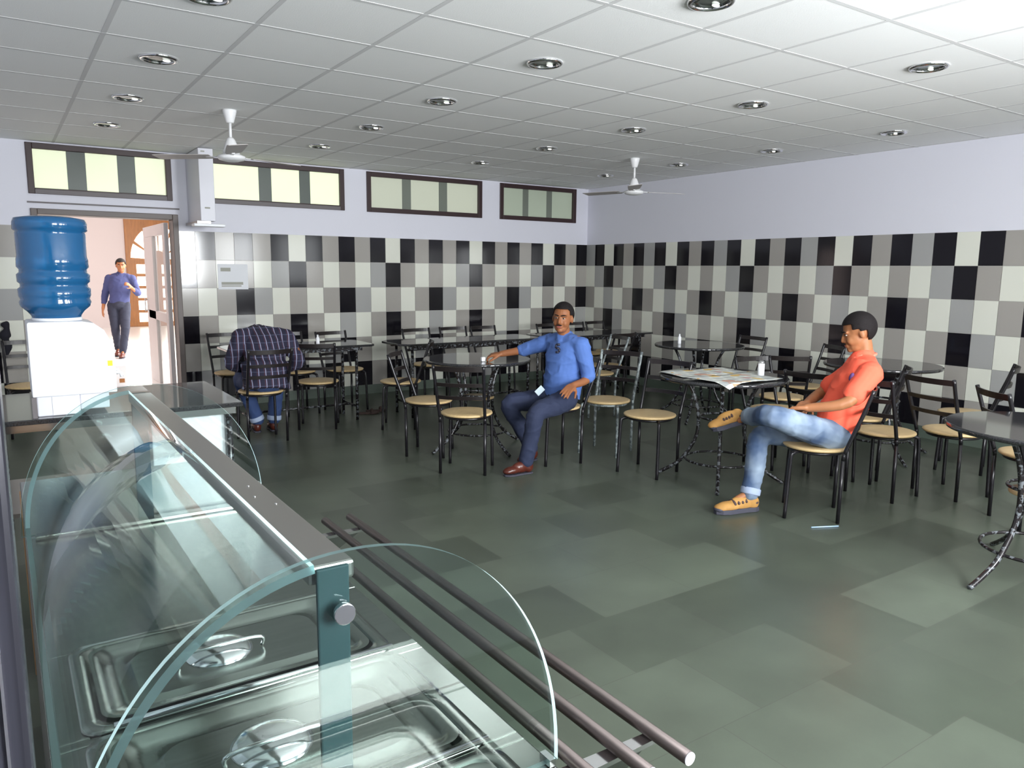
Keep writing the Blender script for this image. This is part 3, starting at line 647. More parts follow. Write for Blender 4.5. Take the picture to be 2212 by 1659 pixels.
# black coat and clutter left of the doorway
bm = NB(); pts = [(0, 0, 0.16), (0.02, 0, 0.10), (0.0, 0, 0.02), (0.012, 0, -0.06), (0.0, 0, -0.16)]
tube(bm, smooth_path(pts, 5), [0.012]+[0.035, 0.045, 0.052, 0.056, 0.054, 0.048, 0.044, 0.05, 0.055, 0.056, 0.054, 0.05, 0.046, 0.044, 0.042, 0.04, 0.036, 0.03, 0.024][:20]+[0.012], 12) if False else tube(bm, smooth_path(pts, 5), [0.05+0.012*math.sin(k*0.9)-0.02*abs(k-10)/10 for k in range(21)], 12, flat=0.8)
tag(obj('hanging_coat', bm, 'darkcloth', loc=(-7.16, -0.075, 0.84)), 'black coat hanging on the tiled wall left of the doorway', 'coat')
cst = dup(cb, (-7.0, -0.60, 0), R(-90), 'dark chair against the tiled wall left of the doorway, behind the dispenser', GRP)
t = thing('pillar', 'dark glossy steel clad pillar filling the left edge of the picture', 'pillar', (-7.5, -8.1, 0))
bm = NB(); bx(bm, (-0.3, -0.10, 0), (0.318, 0.10, CZ-0.002)); obj('cladding', bm, mat('pillar_steel', lin(52, 52, 60), 0.25, metal=0.3, noise=0.8, nscale=60, nstretch=(1, 1, 0.006), bump=0.15, bscale=9, bstretch=(6, 6, 0.15)), t, bevel=0.004)  # stretched noise paints upright reflections into the cladding colour
for q in (0.3055, 0.2975):
    bm = NB(); bx(bm, (q, -0.103, 0), (q+0.0016, -0.10, CZ-0.002)); obj('edge_trim', bm, 'chrome', t)
# little crate in the corridor
t = thing('plastic_crate', 'small pale crate with orange handles on the corridor floor beyond the doorway', 'crate', (-6.10, 2.2, 0))
bm = NB(); bx(bm, (-0.22, -0.15, 0), (0.22, 0.15, 0.28)); obj('crate_body', bm, 'white', t, bevel=0.01)
for s in (-1, 1):
    bm = NB(); bx(bm, (s*0.15-0.03, -0.16, 0.06), (s*0.15+0.03, -0.15, 0.11)); obj('handle', bm, 'wood', t)

# ------------------------------------------------------------------ serving counter with glass guard
CT = 0.85; X0, X1 = -7.168, -6.585; Y0, Y1 = -8.35, -5.9; GN, GF = -7.93, -6.50
t = thing('serving_counter', 'stainless steel serving counter with sunken food pans at the lower left', 'counter', (0, 0, 0))
PX0, PX1 = -7.115, -6.645
pans = [(-8.17, -7.865), (-7.845, -7.54), (-7.52, -7.225)]
bm = NB()
bx(bm, (X0, Y0, 0.0), (X0+0.01, Y1, CT-0.02)); bx(bm, (X1-0.01, Y0, 0), (X1, Y1, CT-0.02)); bx(bm, (X0, Y0, 0), (X1, Y0+0.01, CT-0.02)); bx(bm, (X0, Y1-0.01, 0), (X1, Y1, CT-0.02)); obj('counter_body', bm, 'steel_dull', t)
bm = NB(); yy = Y0
for a, b in pans+[(Y1, Y1)]:
    if a > yy: bx(bm, (X0, yy, CT-0.02), (X1, a, CT))
    if b > a: bx(bm, (X0, a, CT-0.02), (PX0, b, CT)); bx(bm, (PX1, a, CT-0.02), (X1, b, CT))
    yy = b
obj('counter_top', bm, 'steel', t, bevel=0.003)
bm = NB(); bx(bm, (X0+0.02, GF-0.012, CT+0.0005), (X1-0.005, GF-0.045, CT+0.012)); obj('cross_rail', bm, 'steel', t, bevel=0.003)
def rrect(x0, x1, y0, y1, r, n=6):
    P = []
    for cx, cy, a0 in ((x1-r, y1-r, 0), (x0+r, y1-r, 90), (x0+r, y0+r, 180), (x1-r, y0+r, 270)):
        for k in range(n+1): a = R(a0+90*k/n); P.append((cx+r*math.cos(a), cy+r*math.sin(a)))
    return P
def loops(bm, spec):
    prev = None
    for (x0, x1, y0, y1, r, z) in spec:
        L = [bm.verts.new((p[0], p[1], z)) for p in rrect(x0, x1, y0, y1, r)]
        if prev:
            for k in range(len(L)):
                f = bm.faces.new((prev[k], prev[(k+1) % len(L)], L[(k+1) % len(L)], L[k])); f.smooth = True
        prev = L
    bm.faces.new(prev)
def dome(bm, cx, cy, r, z, h):
    lathe(bm, [(r, 0), (r*0.97, h*0.25), (r*0.8, h*0.65), (r*0.5, h*0.92), (r*0.2, h)], (cx, cy, z), n=36, capb=False)
for i, (a, b) in enumerate(pans):
    pt = thing('food_pan', ['steel food pan with lid nearest the camera in the counter', 'steel food pan with domed lid in the middle of the counter row', 'steel food pan with a lid handle, farthest in the counter row'][i], 'food pan', (0, 0, 0), 0, 'food pans in the counter')
    bm = NB(); z = CT+0.001; e = 0.004
    loops(bm, [(PX0-0.012, PX1+0.012, a-e, b+e, 0.03, z), (PX0-0.010, PX1+0.010, a-e+0.001, b+e-0.001, 0.03, z+0.006), (PX0+0.012, PX1-0.012, a+0.012, b-0.012, 0.03, z+0.006), (PX0+0.018, PX1-0.018, a+0.018, b-0.018, 0.03, z-0.03)])
    obj('pan_rim', bm, 'steel', pt)
    bm = NB(); loops(bm, [(PX0+0.018, PX1-0.018, a+0.018, b-0.018, 0.03, z+0.0075), (PX0+0.03, PX1-0.03, a+0.03, b-0.03, 0.03, z+0.0085), (PX0+0.036, PX1-0.036, a+0.036, b-0.036, 0.03, z-0.004), (PX0+0.07, PX1-0.07, a+0.06, b-0.06, 0.035, z-0.006), (PX0+0.078, PX1-0.078, a+0.066, b-0.066, 0.035, z+0.002)])
    ld = obj('lid', bm, 'steel', pt)
    cx, cy = (PX0+PX1)/2-0.02, (a+b)/2
    bm = NB(); dome(bm, cx, cy+0.012, 0.058, z+0.002, 0.016); obj('lid_dome', bm, 'chrome', ld)
    bm = NB(); tube(bm, smooth_path([(cx-0.07, cy-0.01, z+0.004), (cx-0.066, cy-0.014, z+0.022), (cx, cy-0.016, z+0.026), (cx+0.066, cy-0.014, z+0.022), (cx+0.07, cy-0.01, z+0.004)], 5), 0.0035, 8); obj('lid_handle', bm, 'chrome', ld)
    bm = NB(); tube(bm, [(PX0+0.03, a-0.003, z+0.009), (PX1+0.006, a-0.003, z+0.009)], 0.005, 8); obj('rim_bar', bm, 'chrome', pt)
# glass guard
t = thing('glass_guard', 'arched clear glass sneeze guard over the serving counter', 'sneeze guard', (0, 0, 0))
cx, hw, gh = (X0+X1)/2-0.001, 0.300, 0.367
def arch(y, th, name):
    bm = NB(); n = 56; A = []; B = []
    pts = []
    for k in range(n+1):
        a = PI*k/n; c, s = math.cos(a), math.sin(a); e = 2/2.12
        pts.append((cx+hw*math.copysign(abs(c)**e, c), CT+0.003+gh*abs(s)**e))
    A = [bm.verts.new((p[0], y-th/2, p[1])) for p in pts]; B = [bm.verts.new((p[0], y+th/2, p[1])) for p in pts]
    bm.faces.new(A).material_index = 0; bm.faces.new(B[::-1]).material_index = 0
    for k in range(len(A)):
        f = bm.faces.new((A[k], B[k], B[(k+1) % len(A)], A[(k+1) % len(A)])); f.material_index = 1
    obj(name, bm, ['glass', 'gedge'], t); return pts
pts = arch(GN, 0.008, 'end_panel'); arch(GF, 0.008, 'end_panel')
# curved sheet on the staff side
left = [p for p in pts if p[0] < cx-0.035 and p[1] > CT+0.02]
def offs(P, d): return [(cx+(x-cx)*(1-d/hw), CT+(z-CT)*(1-d/gh)) for x, z in P]
bm = NB(); O = offs(left, 0.010); I = offs(left, 0.020); y0, y1 = GN+0.006, GF-0.006
rows = [[bm.verts.new((p[0], y, p[1])) for p in P] for P, y in ((O, y0), (O, y1), (I, y1), (I, y0))]
for q in range(4):
    A, B = rows[q], rows[(q+1) % 4]
    for k in range(len(A)-1):
        f = bm.faces.new((A[k], A[k+1], B[k+1], B[k])); f.smooth = q in (0, 2); f.material_index = 1 if q in (1, 3) else 0
for e in (0, -1):
    f = bm.faces.new([r_[e] for r_ in rows]); f.material_index = 1
obj('curved_panel', bm, ['cglass', 'gedge'], t)
bm = NB(); bx(bm, (-6.917, GN+0.018, 1.178), (-6.862, GF-0.018, 1.200)); bm2 = obj('top_beam', bm, 'steel_dull', t, bevel=0.004)
for (sx, sy) in ((-6.885, -7.55), (-6.892, -7.61), (-6.876, -7.66)):
    bm = NB(); ell(bm, (sx, sy, 1.2005), (0.002, 0.002, 0.0012), n=10, m=6); obj('screw', bm, 'chrome', bm2)
for y, nm in ((GN+0.010, 0), (GF-0.014, 1)):
    bm = NB(); bx(bm, (-6.911, y-0.003, CT+0.003), (-6.873, y+0.003, 1.200)); obj('post', bm, mat('post_steel', lin(44, 66, 70), 0.6, spec=0.2), t, bevel=0.002)
bm = NB(); bm3 = []
tube(bm, [(-6.886, GN-0.012, 1.150), (-6.886, GN-0.004, 1.150)], 0.0125, 28); obj('disc_bolt', bm, 'chrome', t, bevel=0.001)
bm = NB(); bx(bm, (X1-0.012, GN-0.012, CT+0.001), (X1-0.002, GN+0.012, CT+0.012)); obj('corner_clip', bm, 'chrome', t)
# tray slide
t = thing('tray_slide', 'tray slide of three dark steel tubes along the customer side of the counter', 'tray slide', (0, 0, 0))
for x, ya, yb in ((-6.396, -8.012, -6.72), (-6.467, -8.006, -6.716), (-6.540, -8.03, -6.70)):
    bm = NB(); tube(bm, [(x, ya, 0.83), (x, yb, 0.83)], 0.0105, 20); rl = obj('rail_tube', bm, mat('rail_steel', (0.13, 0.11, 0.105), 0.4, metal=1.0), t)
    bm = NB(); tube(bm, [(x, ya-0.002, 0.83), (x, ya, 0.83)], 0.0100, 20); obj('end_cap', bm, 'offwhite', rl)
for y in (-7.93, -6.80):
    bm = NB(); prism(bm, [(X1, y-0.016), (-6.385, y-0.010), (-6.385, y+0.010), (X1, y+0.016)], 2, 0.812, 0.8195); obj('bracket', bm, 'chrome', t)
    bm = NB(); prism(bm, [(X1, 0.70), (X1, 0.812), (-6.40, 0.812)], 1, y-0.003, y+0.003); obj('brace_plate', bm, 'steel', t)
# ------------------------------------------------------------------ people
def remesh(name, bm, vox, m, parent=None, smooth=4, fold=0.0):
    """overlapping volumes fused into one continuous skin"""
    bmesh.ops.recalc_face_normals(bm, faces=bm.faces[:])
    me = bpy.data.meshes.new('tmp'); bm.to_mesh(me); bm.free(); o = bpy.data.objects.new('tmp', me); COL.objects.link(o)
    r = o.modifiers.new('r', 'REMESH'); r.mode = 'VOXEL'; r.voxel_size = vox
    s = o.modifiers.new('s', 'SMOOTH'); s.factor = 0.6; s.iterations = smooth
    dg = bpy.context.evaluated_depsgraph_get(); dg.update()
    n = bpy.data.meshes.new_from_object(o.evaluated_get(dg)); bpy.data.objects.remove(o); n.name = name
    if fold:                                                # soft cloth folds
        nz = noise.noise
        ds = []
        for v in n.vertices:
            p = v.co; a = nz(Vector((p.x*9, p.y*9, p.z*5+7)))+0.6*nz(Vector((p.x*17+3, p.y*17, p.z*26)))
            r1 = 1-abs(nz(Vector((p.x*7+11, p.y*7, p.z*11)))*2.2)
            ds.append(v.normal*(a*0.7+max(0, r1)**3*1.0)*fold)
        for v, d in zip(n.vertices, ds): v.co += d
    n.materials.clear(); n.materials.append(M[m])
    for p in n.polygons: p.use_smooth = True
    q = bpy.data.objects.new(name, n); COL.objects.link(q)
    if parent is not None: q.parent = parent
    return q
def limb(bm, pts, rad, n=14, flat=None, sub=5):
    """tapered rounded limb through the points"""
    P = smooth_path(pts, sub); N = len(pts); rr = []
    for i in range(len(P)):
        t = i/sub; k = min(int(t), N-2); f = t-k; rr.append(rad[k]*(1-f)+rad[k+1]*f)
    tube(bm, P, rr, n, flat=flat)
    for p, r_ in ((P[0], rr[0]), (P[-1], rr[-1])): ell(bm, p, (r_, r_, r_), n=12, m=8)
def basis(fwd, up):
    f = Vector(fwd).normalized(); u = Vector(up); s = f.cross(u).normalized(); u = s.cross(f).normalized()   # s = viewer-side right of the person
    return f, s, u
def rot(f, s, u): return Matrix((f, -s, u)).transposed()      # local x forward, y left, z up
def head_vol(bm, c, f, s, u, k=1.0):
    Rm = rot(f, s, u); L = lambda x, y, z: Vector(c)+(f*x-s*y+u*z)*k
    ell(bm, L(-0.012, 0, 0.030), (0.092*k, 0.074*k, 0.088*k), Rm, 20, 14)
    ell(bm, L(0.022, 0, -0.020), (0.064*k, 0.062*k, 0.082*k), Rm, 20, 14)
    ell(bm, L(0.034, 0, -0.072), (0.048*k, 0.047*k, 0.034*k), Rm, 14, 10)
    ell(bm, L(0.070, 0, -0.084), (0.019*k, 0.024*k, 0.018*k), Rm)
    for sd in (-1, 1):
        ell(bm, L(0.052, sd*0.034, -0.030), (0.030*k, 0.022*k, 0.030*k), Rm)       # cheeks
        ell(bm, L(0.072, sd*0.028, 0.024), (0.014*k, 0.026*k, 0.008*k), Rm)        # brows
        ell(bm, L(-0.006, sd*0.074, -0.004), (0.017*k, 0.009*k, 0.030*k), Rm)      # ears
        ell(bm, L(0.088, sd*0.010, -0.030), (0.010*k, 0.009*k, 0.007*k), Rm)       # nostrils
    tube(bm, [L(0.076, 0, 0.020), L(0.090, 0, -0.004), L(0.099, 0, -0.025)], [0.008*k, 0.010*k, 0.011*k], 10)
    ell(bm, L(0.098, 0, -0.026), (0.0105*k,)*3)
    ell(bm, L(0.082, 0, -0.052), (0.012*k, 0.024*k, 0.006*k), Rm); ell(bm, L(0.080, 0, -0.062), (0.012*k, 0.022*k, 0.007*k), Rm)
def head_parts(par, c, f, s, u, k=1.0, hairline=0.052, beard=False, fringe=True):
    Rm = rot(f, s, u); L = lambda x, y, z: Vector(c)+(f*x-s*y+u*z)*k
    for sd in (-1, 1):
        bm = NB(); ell(bm, L(0.0745, sd*0.028, 0.008), (0.007*k, 0.012*k, 0.0055*k), Rm); e = obj('eye', bm, 'eyew', par)
        bm = NB(); ell(bm, L(0.0795, sd*0.028, 0.008), (0.0035*k, 0.0055*k, 0.0055*k), Rm, 12, 8); obj('iris', bm, 'eyed', e)
        bm = NB(); limb(bm, [L(0.086, sd*0.012, 0.026), L(0.086, sd*0.030, 0.031), L(0.074, sd*0.046, 0.026)], [0.004*k, 0.0045*k, 0.003*k], 8, sub=3); obj('eyebrow', bm, 'hair', par)
    bm = NB(); ell(bm, L(0.0925, 0, -0.053), (0.003*k, 0.021*k, 0.0035*k), Rm); ell(bm, L(0.091, 0, -0.061), (0.003*k, 0.018*k, 0.005*k), Rm); obj('lips', bm, 'lip', par)
    # hair cap: ellipsoid shell with the face side cut away
    bm = NB(); ell(bm, (0, 0, 0), (0.094, 0.079, 0.092), None, 44, 32)
    kill = []
    for v in bm.verts:
        x, y, z = v.co; hx = x-0.012; hz = z+0.030
        face = (hx > 0.045-0.0*abs(y) and hz < hairline+0.012) or (hx > 0.012 and hz < 0.030) or (hx > -0.03 and hz < 0.006) or hz < -0.058
        if face: kill.append(v)
    bmesh.ops.delete(bm, geom=kill, context='VERTS')
    for v in bm.verts:
        x, y, z = v.co; v.co = L(x-0.012, y, z+0.031)
    bmesh.ops.recalc_face_normals(bm, faces=bm.faces[:])
    h = obj('hair', bm, 'hair', par); so = h.modifiers.new('s', 'SOLIDIFY'); so.thickness = 0.008*k; so.offset = 0.5
    su = h.modifiers.new('u', 'SUBSURF'); su.levels = 1; su.render_levels = 1
    if beard:
        bm = NB()
        ell(bm, L(0.094, 0, -0.044), (0.005*k, 0.026*k, 0.005*k), Rm); obj('moustache', bm, 'hair', par)
def hand(bm, wr, d, nrm, side, k=1.0, curl=0.35, spread=0.10, thumbdir=0.9):
    """palm and five fingers; d = pointing direction, nrm = out of the back of the hand, side=+1 puts the thumb at d x nrm"""
    d = Vector(d).normalized(); nrm = Vector(nrm); nrm = (nrm-d*nrm.dot(d)).normalized(); t = d.cross(nrm).normalized()*side
    P = lambda a, b, c: Vector(wr)+(d*a+t*b+nrm*c)*k
    for b in (-0.026, -0.009, 0.009, 0.026): tube(bm, [P(0.0, b*0.7, 0), P(0.045, b, 0.002), P(0.088, b*1.08, 0)], [0.015*k, 0.0155*k, 0.0125*k], 10)
    tube(bm, [P(-0.02, 0, 0), P(0.03, 0, 0)], [0.024*k, 0.024*k], 12, flat=0.75)
    for b, ln, w_ in ((0.030, 0.068, 0.0088), (0.0105, 0.077, 0.009), (-0.0105, 0.071, 0.0088), (-0.030, 0.056, 0.0078)):
        a = 0; p = P(0.085, b*1.05, 0); pts = [p]; ang = curl*0.5
        for sgm in (0.45, 0.32, 0.23):
            dd = (d*math.cos(ang)-nrm*math.sin(ang)+t*b*spread*30).normalized(); p = p+dd*ln*sgm*k; pts.append(p); ang += curl
        tube(bm, pts, [w_*k, w_*k, w_*0.92*k, w_*0.78*k], 10); ell(bm, pts[-1], (w_*0.8*k,)*3, n=10, m=6)
    p0 = P(0.018, 0.024, -0.004); d1 = (d*0.62+t*thumbdir*0.8-nrm*0.25).normalized(); p1 = p0+d1*0.042*k; d2 = (d*0.85+t*0.35-nrm*0.3).normalized(); p2 = p1+d2*0.032*k; p3 = p2+d2*0.024*k
    tube(bm, [p0, p1, p2, p3], [0.014*k, 0.012*k, 0.0105*k, 0.0085*k], 10); ell(bm, p3, (0.0088*k,)*3, n=10, m=6)
def shoe(bm, heel, toe, k=1.0, ankle=True):
    heel = Vector(heel); toe = Vector(toe); d = (toe-heel); L = d.length; d.normalize(); s, u = frame_of(d); R_ = Matrix((d, s, u)).transposed()
    P = lambda a, c: heel+d*a*L+u*c
    ell(bm, P(0.12, 0.042*k), (0.042*k, 0.036*k, 0.046*k), R_); ell(bm, P(0.40, 0.044*k), (0.080*k, 0.036*k, 0.044*k), R_)
    ell(bm, P(0.70, 0.032*k), (0.080*k, 0.044*k, 0.030*k), R_); ell(bm, P(0.87, 0.027*k), (0.045*k, 0.040*k, 0.023*k), R_)
    if ankle: limb(bm, [P(0.16, 0.05*k), P(0.16, 0.085*k)], [0.036*k, 0.036*k], sub=2)
def soleplate(bm, heel, toe, k=1.0, t=0.016):
    heel = Vector(heel); toe = Vector(toe); d = toe-heel; L = d.length; d.normalize(); s, u = frame_of(d)
    prof = [(0.0, 0.024), (0.10, 0.036), (0.30, 0.034), (0.50, 0.038), (0.72, 0.047), (0.90, 0.038), (1.02, 0.016)]
    poly = [(a*L, w_*k) for a, w_ in prof]+[(a*L, -w_*k) for a, w_ in prof[::-1]]
    A = [bm.verts.new(heel+d*a+s*b) for a, b in poly]; B = [bm.verts.new(heel+d*a+s*b+u*t) for a, b in poly]
    bm.faces.new(A); bm.faces.new(B[::-1])
    for i in range(len(A)): bm.faces.new((A[i], B[i], B[(i+1) % len(A)], A[(i+1) % len(A)]))
def torso(bm, J, lat, front, g=1.0, wsh=0.20, extra=0.0, belly=0.0):
    """pelvis - belly - chest - shoulders as stacked elliptical volumes; lat = sideways unit, front = forward unit"""
    lat = Vector(lat).normalized(); front = Vector(front).normalized()
    pel, bel, che, nek = [Vector(J[k]) for k in ('pelvis', 'belly', 'chest', 'neck')]
    spine = smooth_path([pel, bel, che, nek-(nek-che)*0.25], 6); n = 28; rings = []
    spec = [(0.155, 0.115), (0.145, 0.118+belly), (0.168, 0.118), (0.15, 0.075)]
    for i, p in enumerate(spine):
        t = i/6; k = min(int(t), 2); f = t-k; a = spec[k][0]*(1-f)+spec[k+1][0]*f+extra; b = spec[k][1]*(1-f)+spec[k+1][1]*f+extra
        d = (spine[min(i+1, len(spine)-1)]-spine[max(i-1, 0)]).normalized(); l = (lat-d*lat.dot(d)).normalized(); fr = l.cross(d); fr = fr if fr.dot(front) > 0 else -fr
        rings.append([bm.verts.new(p+l*a*g*math.cos(2*PI*q/n)+fr*b*g*math.sin(2*PI*q/n)) for q in range(n)])
    for A, B in zip(rings, rings[1:]):
        for q in range(n): bm.faces.new((A[q], A[(q+1) % n], B[(q+1) % n], B[q]))
    bm.faces.new(rings[0][::-1]); bm.faces.new(rings[-1])
def person(nm, label, J, hf, hu, lat, front, shirt, pants, skin, sleeve, k=1.0, vox=0.006, cuffs=None, hairline=0.052, beard=False, gb=1.0, belly=0.0, handL=None, handR=None, shoes='brownshoe', hk=1.0, group=None, hem=0.0):
    root = thing('person', label, 'person', (J['pelvis'][0], J['pelvis'][1], 0)); off = Vector(root.location)
    J = {a: Vector(b)-off for a, b in J.items()}
    f, s, u = basis(hf, hu)
    bm = NB(); head_vol(bm, J['head'], f, s, u, hk); nb = J['neck']; hb = J['head']-u*0.075*hk-f*0.012
    limb(bm, [nb-(nb-J['chest'])*0.15, nb*0.45+hb*0.55, hb+u*0.03], [0.062*k, 0.053*k, 0.052*k], sub=4)
    torso(bm, J, lat, front, 0.82*gb)
    for a, hd in (('l', handL), ('r', handR)):
        limb(bm, [J['neck']*0.4+J[a+'s']*0.6, J[a+'s'], J[a+'e'], J[a+'w']], [0.05*k, 0.048*k, 0.037*k, 0.026*k], sub=5)
        if hd: hand(bm, J[a+'w'], J[a+'h']-J[a+'w'], hd[0], hd[1], k, *hd[2:])
        if a+'k' in J: limb(bm, [J[a+'hip'], J[a+'k'], J[a+'a']], [0.055*k, 0.036*k, 0.024*k], sub=4)
        if a+'t' in J: limb(bm, [J[a+'a'], J[a+'t']*0.5+J[a+'a']*0.5], [0.028*k, 0.022*k], sub=2)
    body = remesh('body', bm, vox, skin, root, 3)
    head_parts(root, J['head'], f, s, u, hk, hairline, beard)
    # shirt
    bm = NB(); J2 = dict(J); J2['pelvis'] = J['pelvis']+(J['pelvis']-J['belly']).normalized()*hem
    torso(bm, J2, lat, front, gb, extra=0.006, belly=belly)
    if hem: torso(bm, dict(pelvis=J2['pelvis'], belly=J['pelvis'], chest=J['belly'], neck=J['belly']+(J['belly']-J['pelvis'])*0.3), lat, front, gb*1.0, extra=0.034 if hem > 0.05 else 0.012)
    sh = (J['ls']+J['rs'])/2
    limb(bm, [J['ls'], J['neck']*0.6+sh*0.4+Vector((0, 0, -0.01)), J['rs']], [0.066*k, 0.074*k, 0.066*k], sub=6)
    limb(bm, [J['neck']-(J['neck']-J['chest'])*0.3, J['neck']+(hb-J['neck'])*0.12], [0.085*k, 0.064*k], sub=3)
    for a in 'lr':
        S, E_, W_ = J[a+'s'], J[a+'e'], J[a+'w']
        if sleeve == 'short': e2 = S+(E_-S)*0.72; limb(bm, [S, S+(E_-S)*0.4, e2], [0.074*k, 0.069*k, 0.066*k], sub=4)
        else:
            w2 = E_+(W_-E_)*sleeve; limb(bm, [S, S*0.5+E_*0.5, E_, w2], [0.070*k, 0.063*k, 0.054*k, 0.045*k], sub=5)
    remesh('shirt', bm, vox*1.1, shirt, root, 5, 0.006)
    # collar
    bm = NB(); c = J['neck']+(hb-J['neck'])*0.22; ax = (hb-J['neck']).normalized(); l0 = Vector(lat).normalized(); fr = ax.cross(l0).normalized(); fr = fr if fr.dot(Vector(front)) > 0 else -fr
    for sgn in (-1, 1):
        P = []
        for q in range(9):
            a = PI*q/8*0.93; P.append(c-fr*math.cos(a)*0.064*k+l0*sgn*math.sin(a)*0.064*k-ax*(0.012*q/8*3))
        tube(bm, P, [0.013*k]*8+[0.017*k], 8, flat=0.55)
    obj('collar', bm, 'orangelight' if shirt == 'orange' else shirt, root)
    for sgn in (() if shirt == 'check' else (-1, 1)):
        bm = NB(); a0 = c+l0*sgn*0.062*k+fr*0.012; a1 = c+l0*sgn*0.045*k+fr*0.060*k-ax*0.018; a2 = c+l0*sgn*0.024*k+fr*0.094*k-ax*0.058
        tube(bm, smooth_path([a0, a1, a2], 4), [0.014, 0.017, 0.020, 0.022, 0.024, 0.023, 0.020, 0.016, 0.004], 10, flat=0.3); obj('collar_flap', bm, 'orangelight' if shirt == 'orange' else shirt, root)
    # trousers
    bm = NB(); pel = J['pelvis']; ell(bm, pel+Vector((0, 0, 0.0)), (0.135*k*gb, 0.135*k*gb, 0.11*k), n=20, m=12)
    for a in 'lr':
        if a+'k' not in J: continue
        limb(bm, [pel*0.45+J[a+'hip']*0.55, J[a+'hip'], J[a+'hip']*0.45+J[a+'k']*0.55, J[a+'k'], J[a+'k']*0.5+J[a+'a']*0.5, J[a+'a']], [0.10*k, 0.094*k, 0.082*k, 0.069*k, 0.062*k, 0.055*k], 16, sub=5)
    tr = remesh('trousers', bm, vox*1.15, pants, root, 5, 0.005)
    if cuffs:
        for a in cuffs:
            bm = NB(); A = J[a+'a']; d = (J[a+'k']-A).normalized(); tube(bm, [A-d*0.012, A+d*0.035], [0.063*k, 0.064*k], 20); obj('trouser_cuff', bm, 'cuff', tr, bevel=0.008)
    return root, J, off
def shoes_of(root, off, specs, mat_, solemat='sole', k=1.0, extra=None):
    for heel, toe in specs:
        heel = Vector(heel)-off; toe = Vector(toe)-off
        d = (toe-heel).normalized(); s, u = frame_of(d)
        bm = NB(); shoe(bm, heel+u*0.012, toe+u*0.008, k, heel.z < 0.3); sh = remesh('shoe', bm, 0.005, mat_, root, 3)
        bm = NB(); soleplate(bm, heel, toe, k, 0.030 if mat_ == 'tanshoe' else 0.012); obj('sole', bm, solemat, sh, bevel=0.003)
        if mat_ == 'tanshoe':
            bm = NB(); L = (toe-heel).length
            for a in (0.34, 0.43, 0.52, 0.61): limb(bm, [heel+d*a*L+s*0.034+u*(0.088-a*0.04), heel+d*a*L+u*(0.113-a*0.055), heel+d*a*L-s*0.034+u*(0.088-a*0.04)], [0.009]*3, 8, sub=3)
            obj('laces', bm, 'lace', sh)
            bm = NB(); R_ = Matrix((d, s, u)).transposed(); ell(bm, heel+d*0.10*L+u*0.060, (0.034, 0.039, 0.022), R_); obj('heel_panel', bm, 'lace', sh)
            bm = NB(); ell(bm, heel+d*0.93*L+u*0.030, (0.034, 0.040, 0.020), R_); obj('toe_cap', bm, 'sole', sh)

# man in the blue shirt
BLUE = dict(pelvis=(-3.48, -3.94, 0.535), belly=(-3.46, -3.935, 0.68), chest=(-3.45, -3.93, 0.85), neck=(-3.448, -3.925, 1.01), head=(-3.488, -3.948, 1.158),
 ls=(-3.415, -4.095, 0.955), le=(-3.395, -4.175, 0.72), lw=(-3.575, -4.205, 0.662), lh=(-3.70, -4.25, 0.612), rs=(-3.475, -3.755, 0.955), re=(-3.60, -3.59, 0.885), rw=(-3.76, -3.475, 0.845), rh=(-3.85, -3.41, 0.828),
 rhip=(-3.50, -3.86, 0.515), rk=(-3.87, -3.76, 0.475), ra=(-3.68, -3.815, 0.11), rt=(-3.85, -3.89, 0.05), lhip=(-3.52, -4.05, 0.525), lk=(-3.90, -4.18, 0.47), la=(-3.945, -4.115, 0.10), lt=(-4.05, -4.10, 0.05))
root, J, off = person('person', 'man in a blue shirt and dark trousers sitting sideways, one arm stretched to the table', BLUE, (-0.80, -0.60, -0.02), (0.06, -0.02, 1),
 (0.15, -1, 0), (-1, -0.15, 0), 'bluesh', 'navy', 'skin', 0.12, k=0.98, hairline=0.058, gb=1.02, belly=0.012, beard=True, hem=0.01,
 handL=((-0.3, -0.45, 0.85), -1, 0.30, 0.10, 0.9), handR=((-0.1, -0.1, 1.0), -1, 0.75, 0.05, 0.5), hk=1.04)
shoes_of(root, off, [((-3.90, -4.125, 0.001), (-4.13, -4.105, 0.001)), ((-3.63, -3.80, 0.001), (-3.84, -3.885, 0.001))], 'brownshoe')
bm = NB(); bx(bm, (-0.024, -0.0015, -0.038), (0.024, 0.0015, 0.038)); o = obj('identity_card', bm, 'cardg', root, bevel=0.001); o.location = Vector((-3.715, -3.965, 0.60))-off; o.rotation_euler = (R(-25), R(48), R(-35))
bm = NB()
for a, b in (((0.018, 0.045), (-0.016, 0.045)), ((-0.016, 0.045), (-0.020, 0.012)), ((-0.020, 0.012), (0.012, 0.008)), ((0.012, 0.008), (0.010, -0.028)), ((0.010, -0.028), (-0.022, -0.030))): tube(bm, [(a[0]*0.85, 0, a[1]*0.8), (b[0]*0.85, 0, b[1]*0.8)], 0.0095, 8)
o = obj('pocket_mark', bm, 'logodark', root); o.location = Vector((-3.585, -4.02, 0.925))-off; o.rotation_euler = (0, 0, R(-45))
t = tag(obj('tissue', (lambda b: (bx(b, (-0.018, -0.012, -0.016), (0.018, 0.012, 0.020)), b)[1])(NB()), 'white', bevel=0.005, loc=(-3.885, -3.395, 0.798)), 'small white piece of tissue held by the man in blue at the table edge', 'tissue')

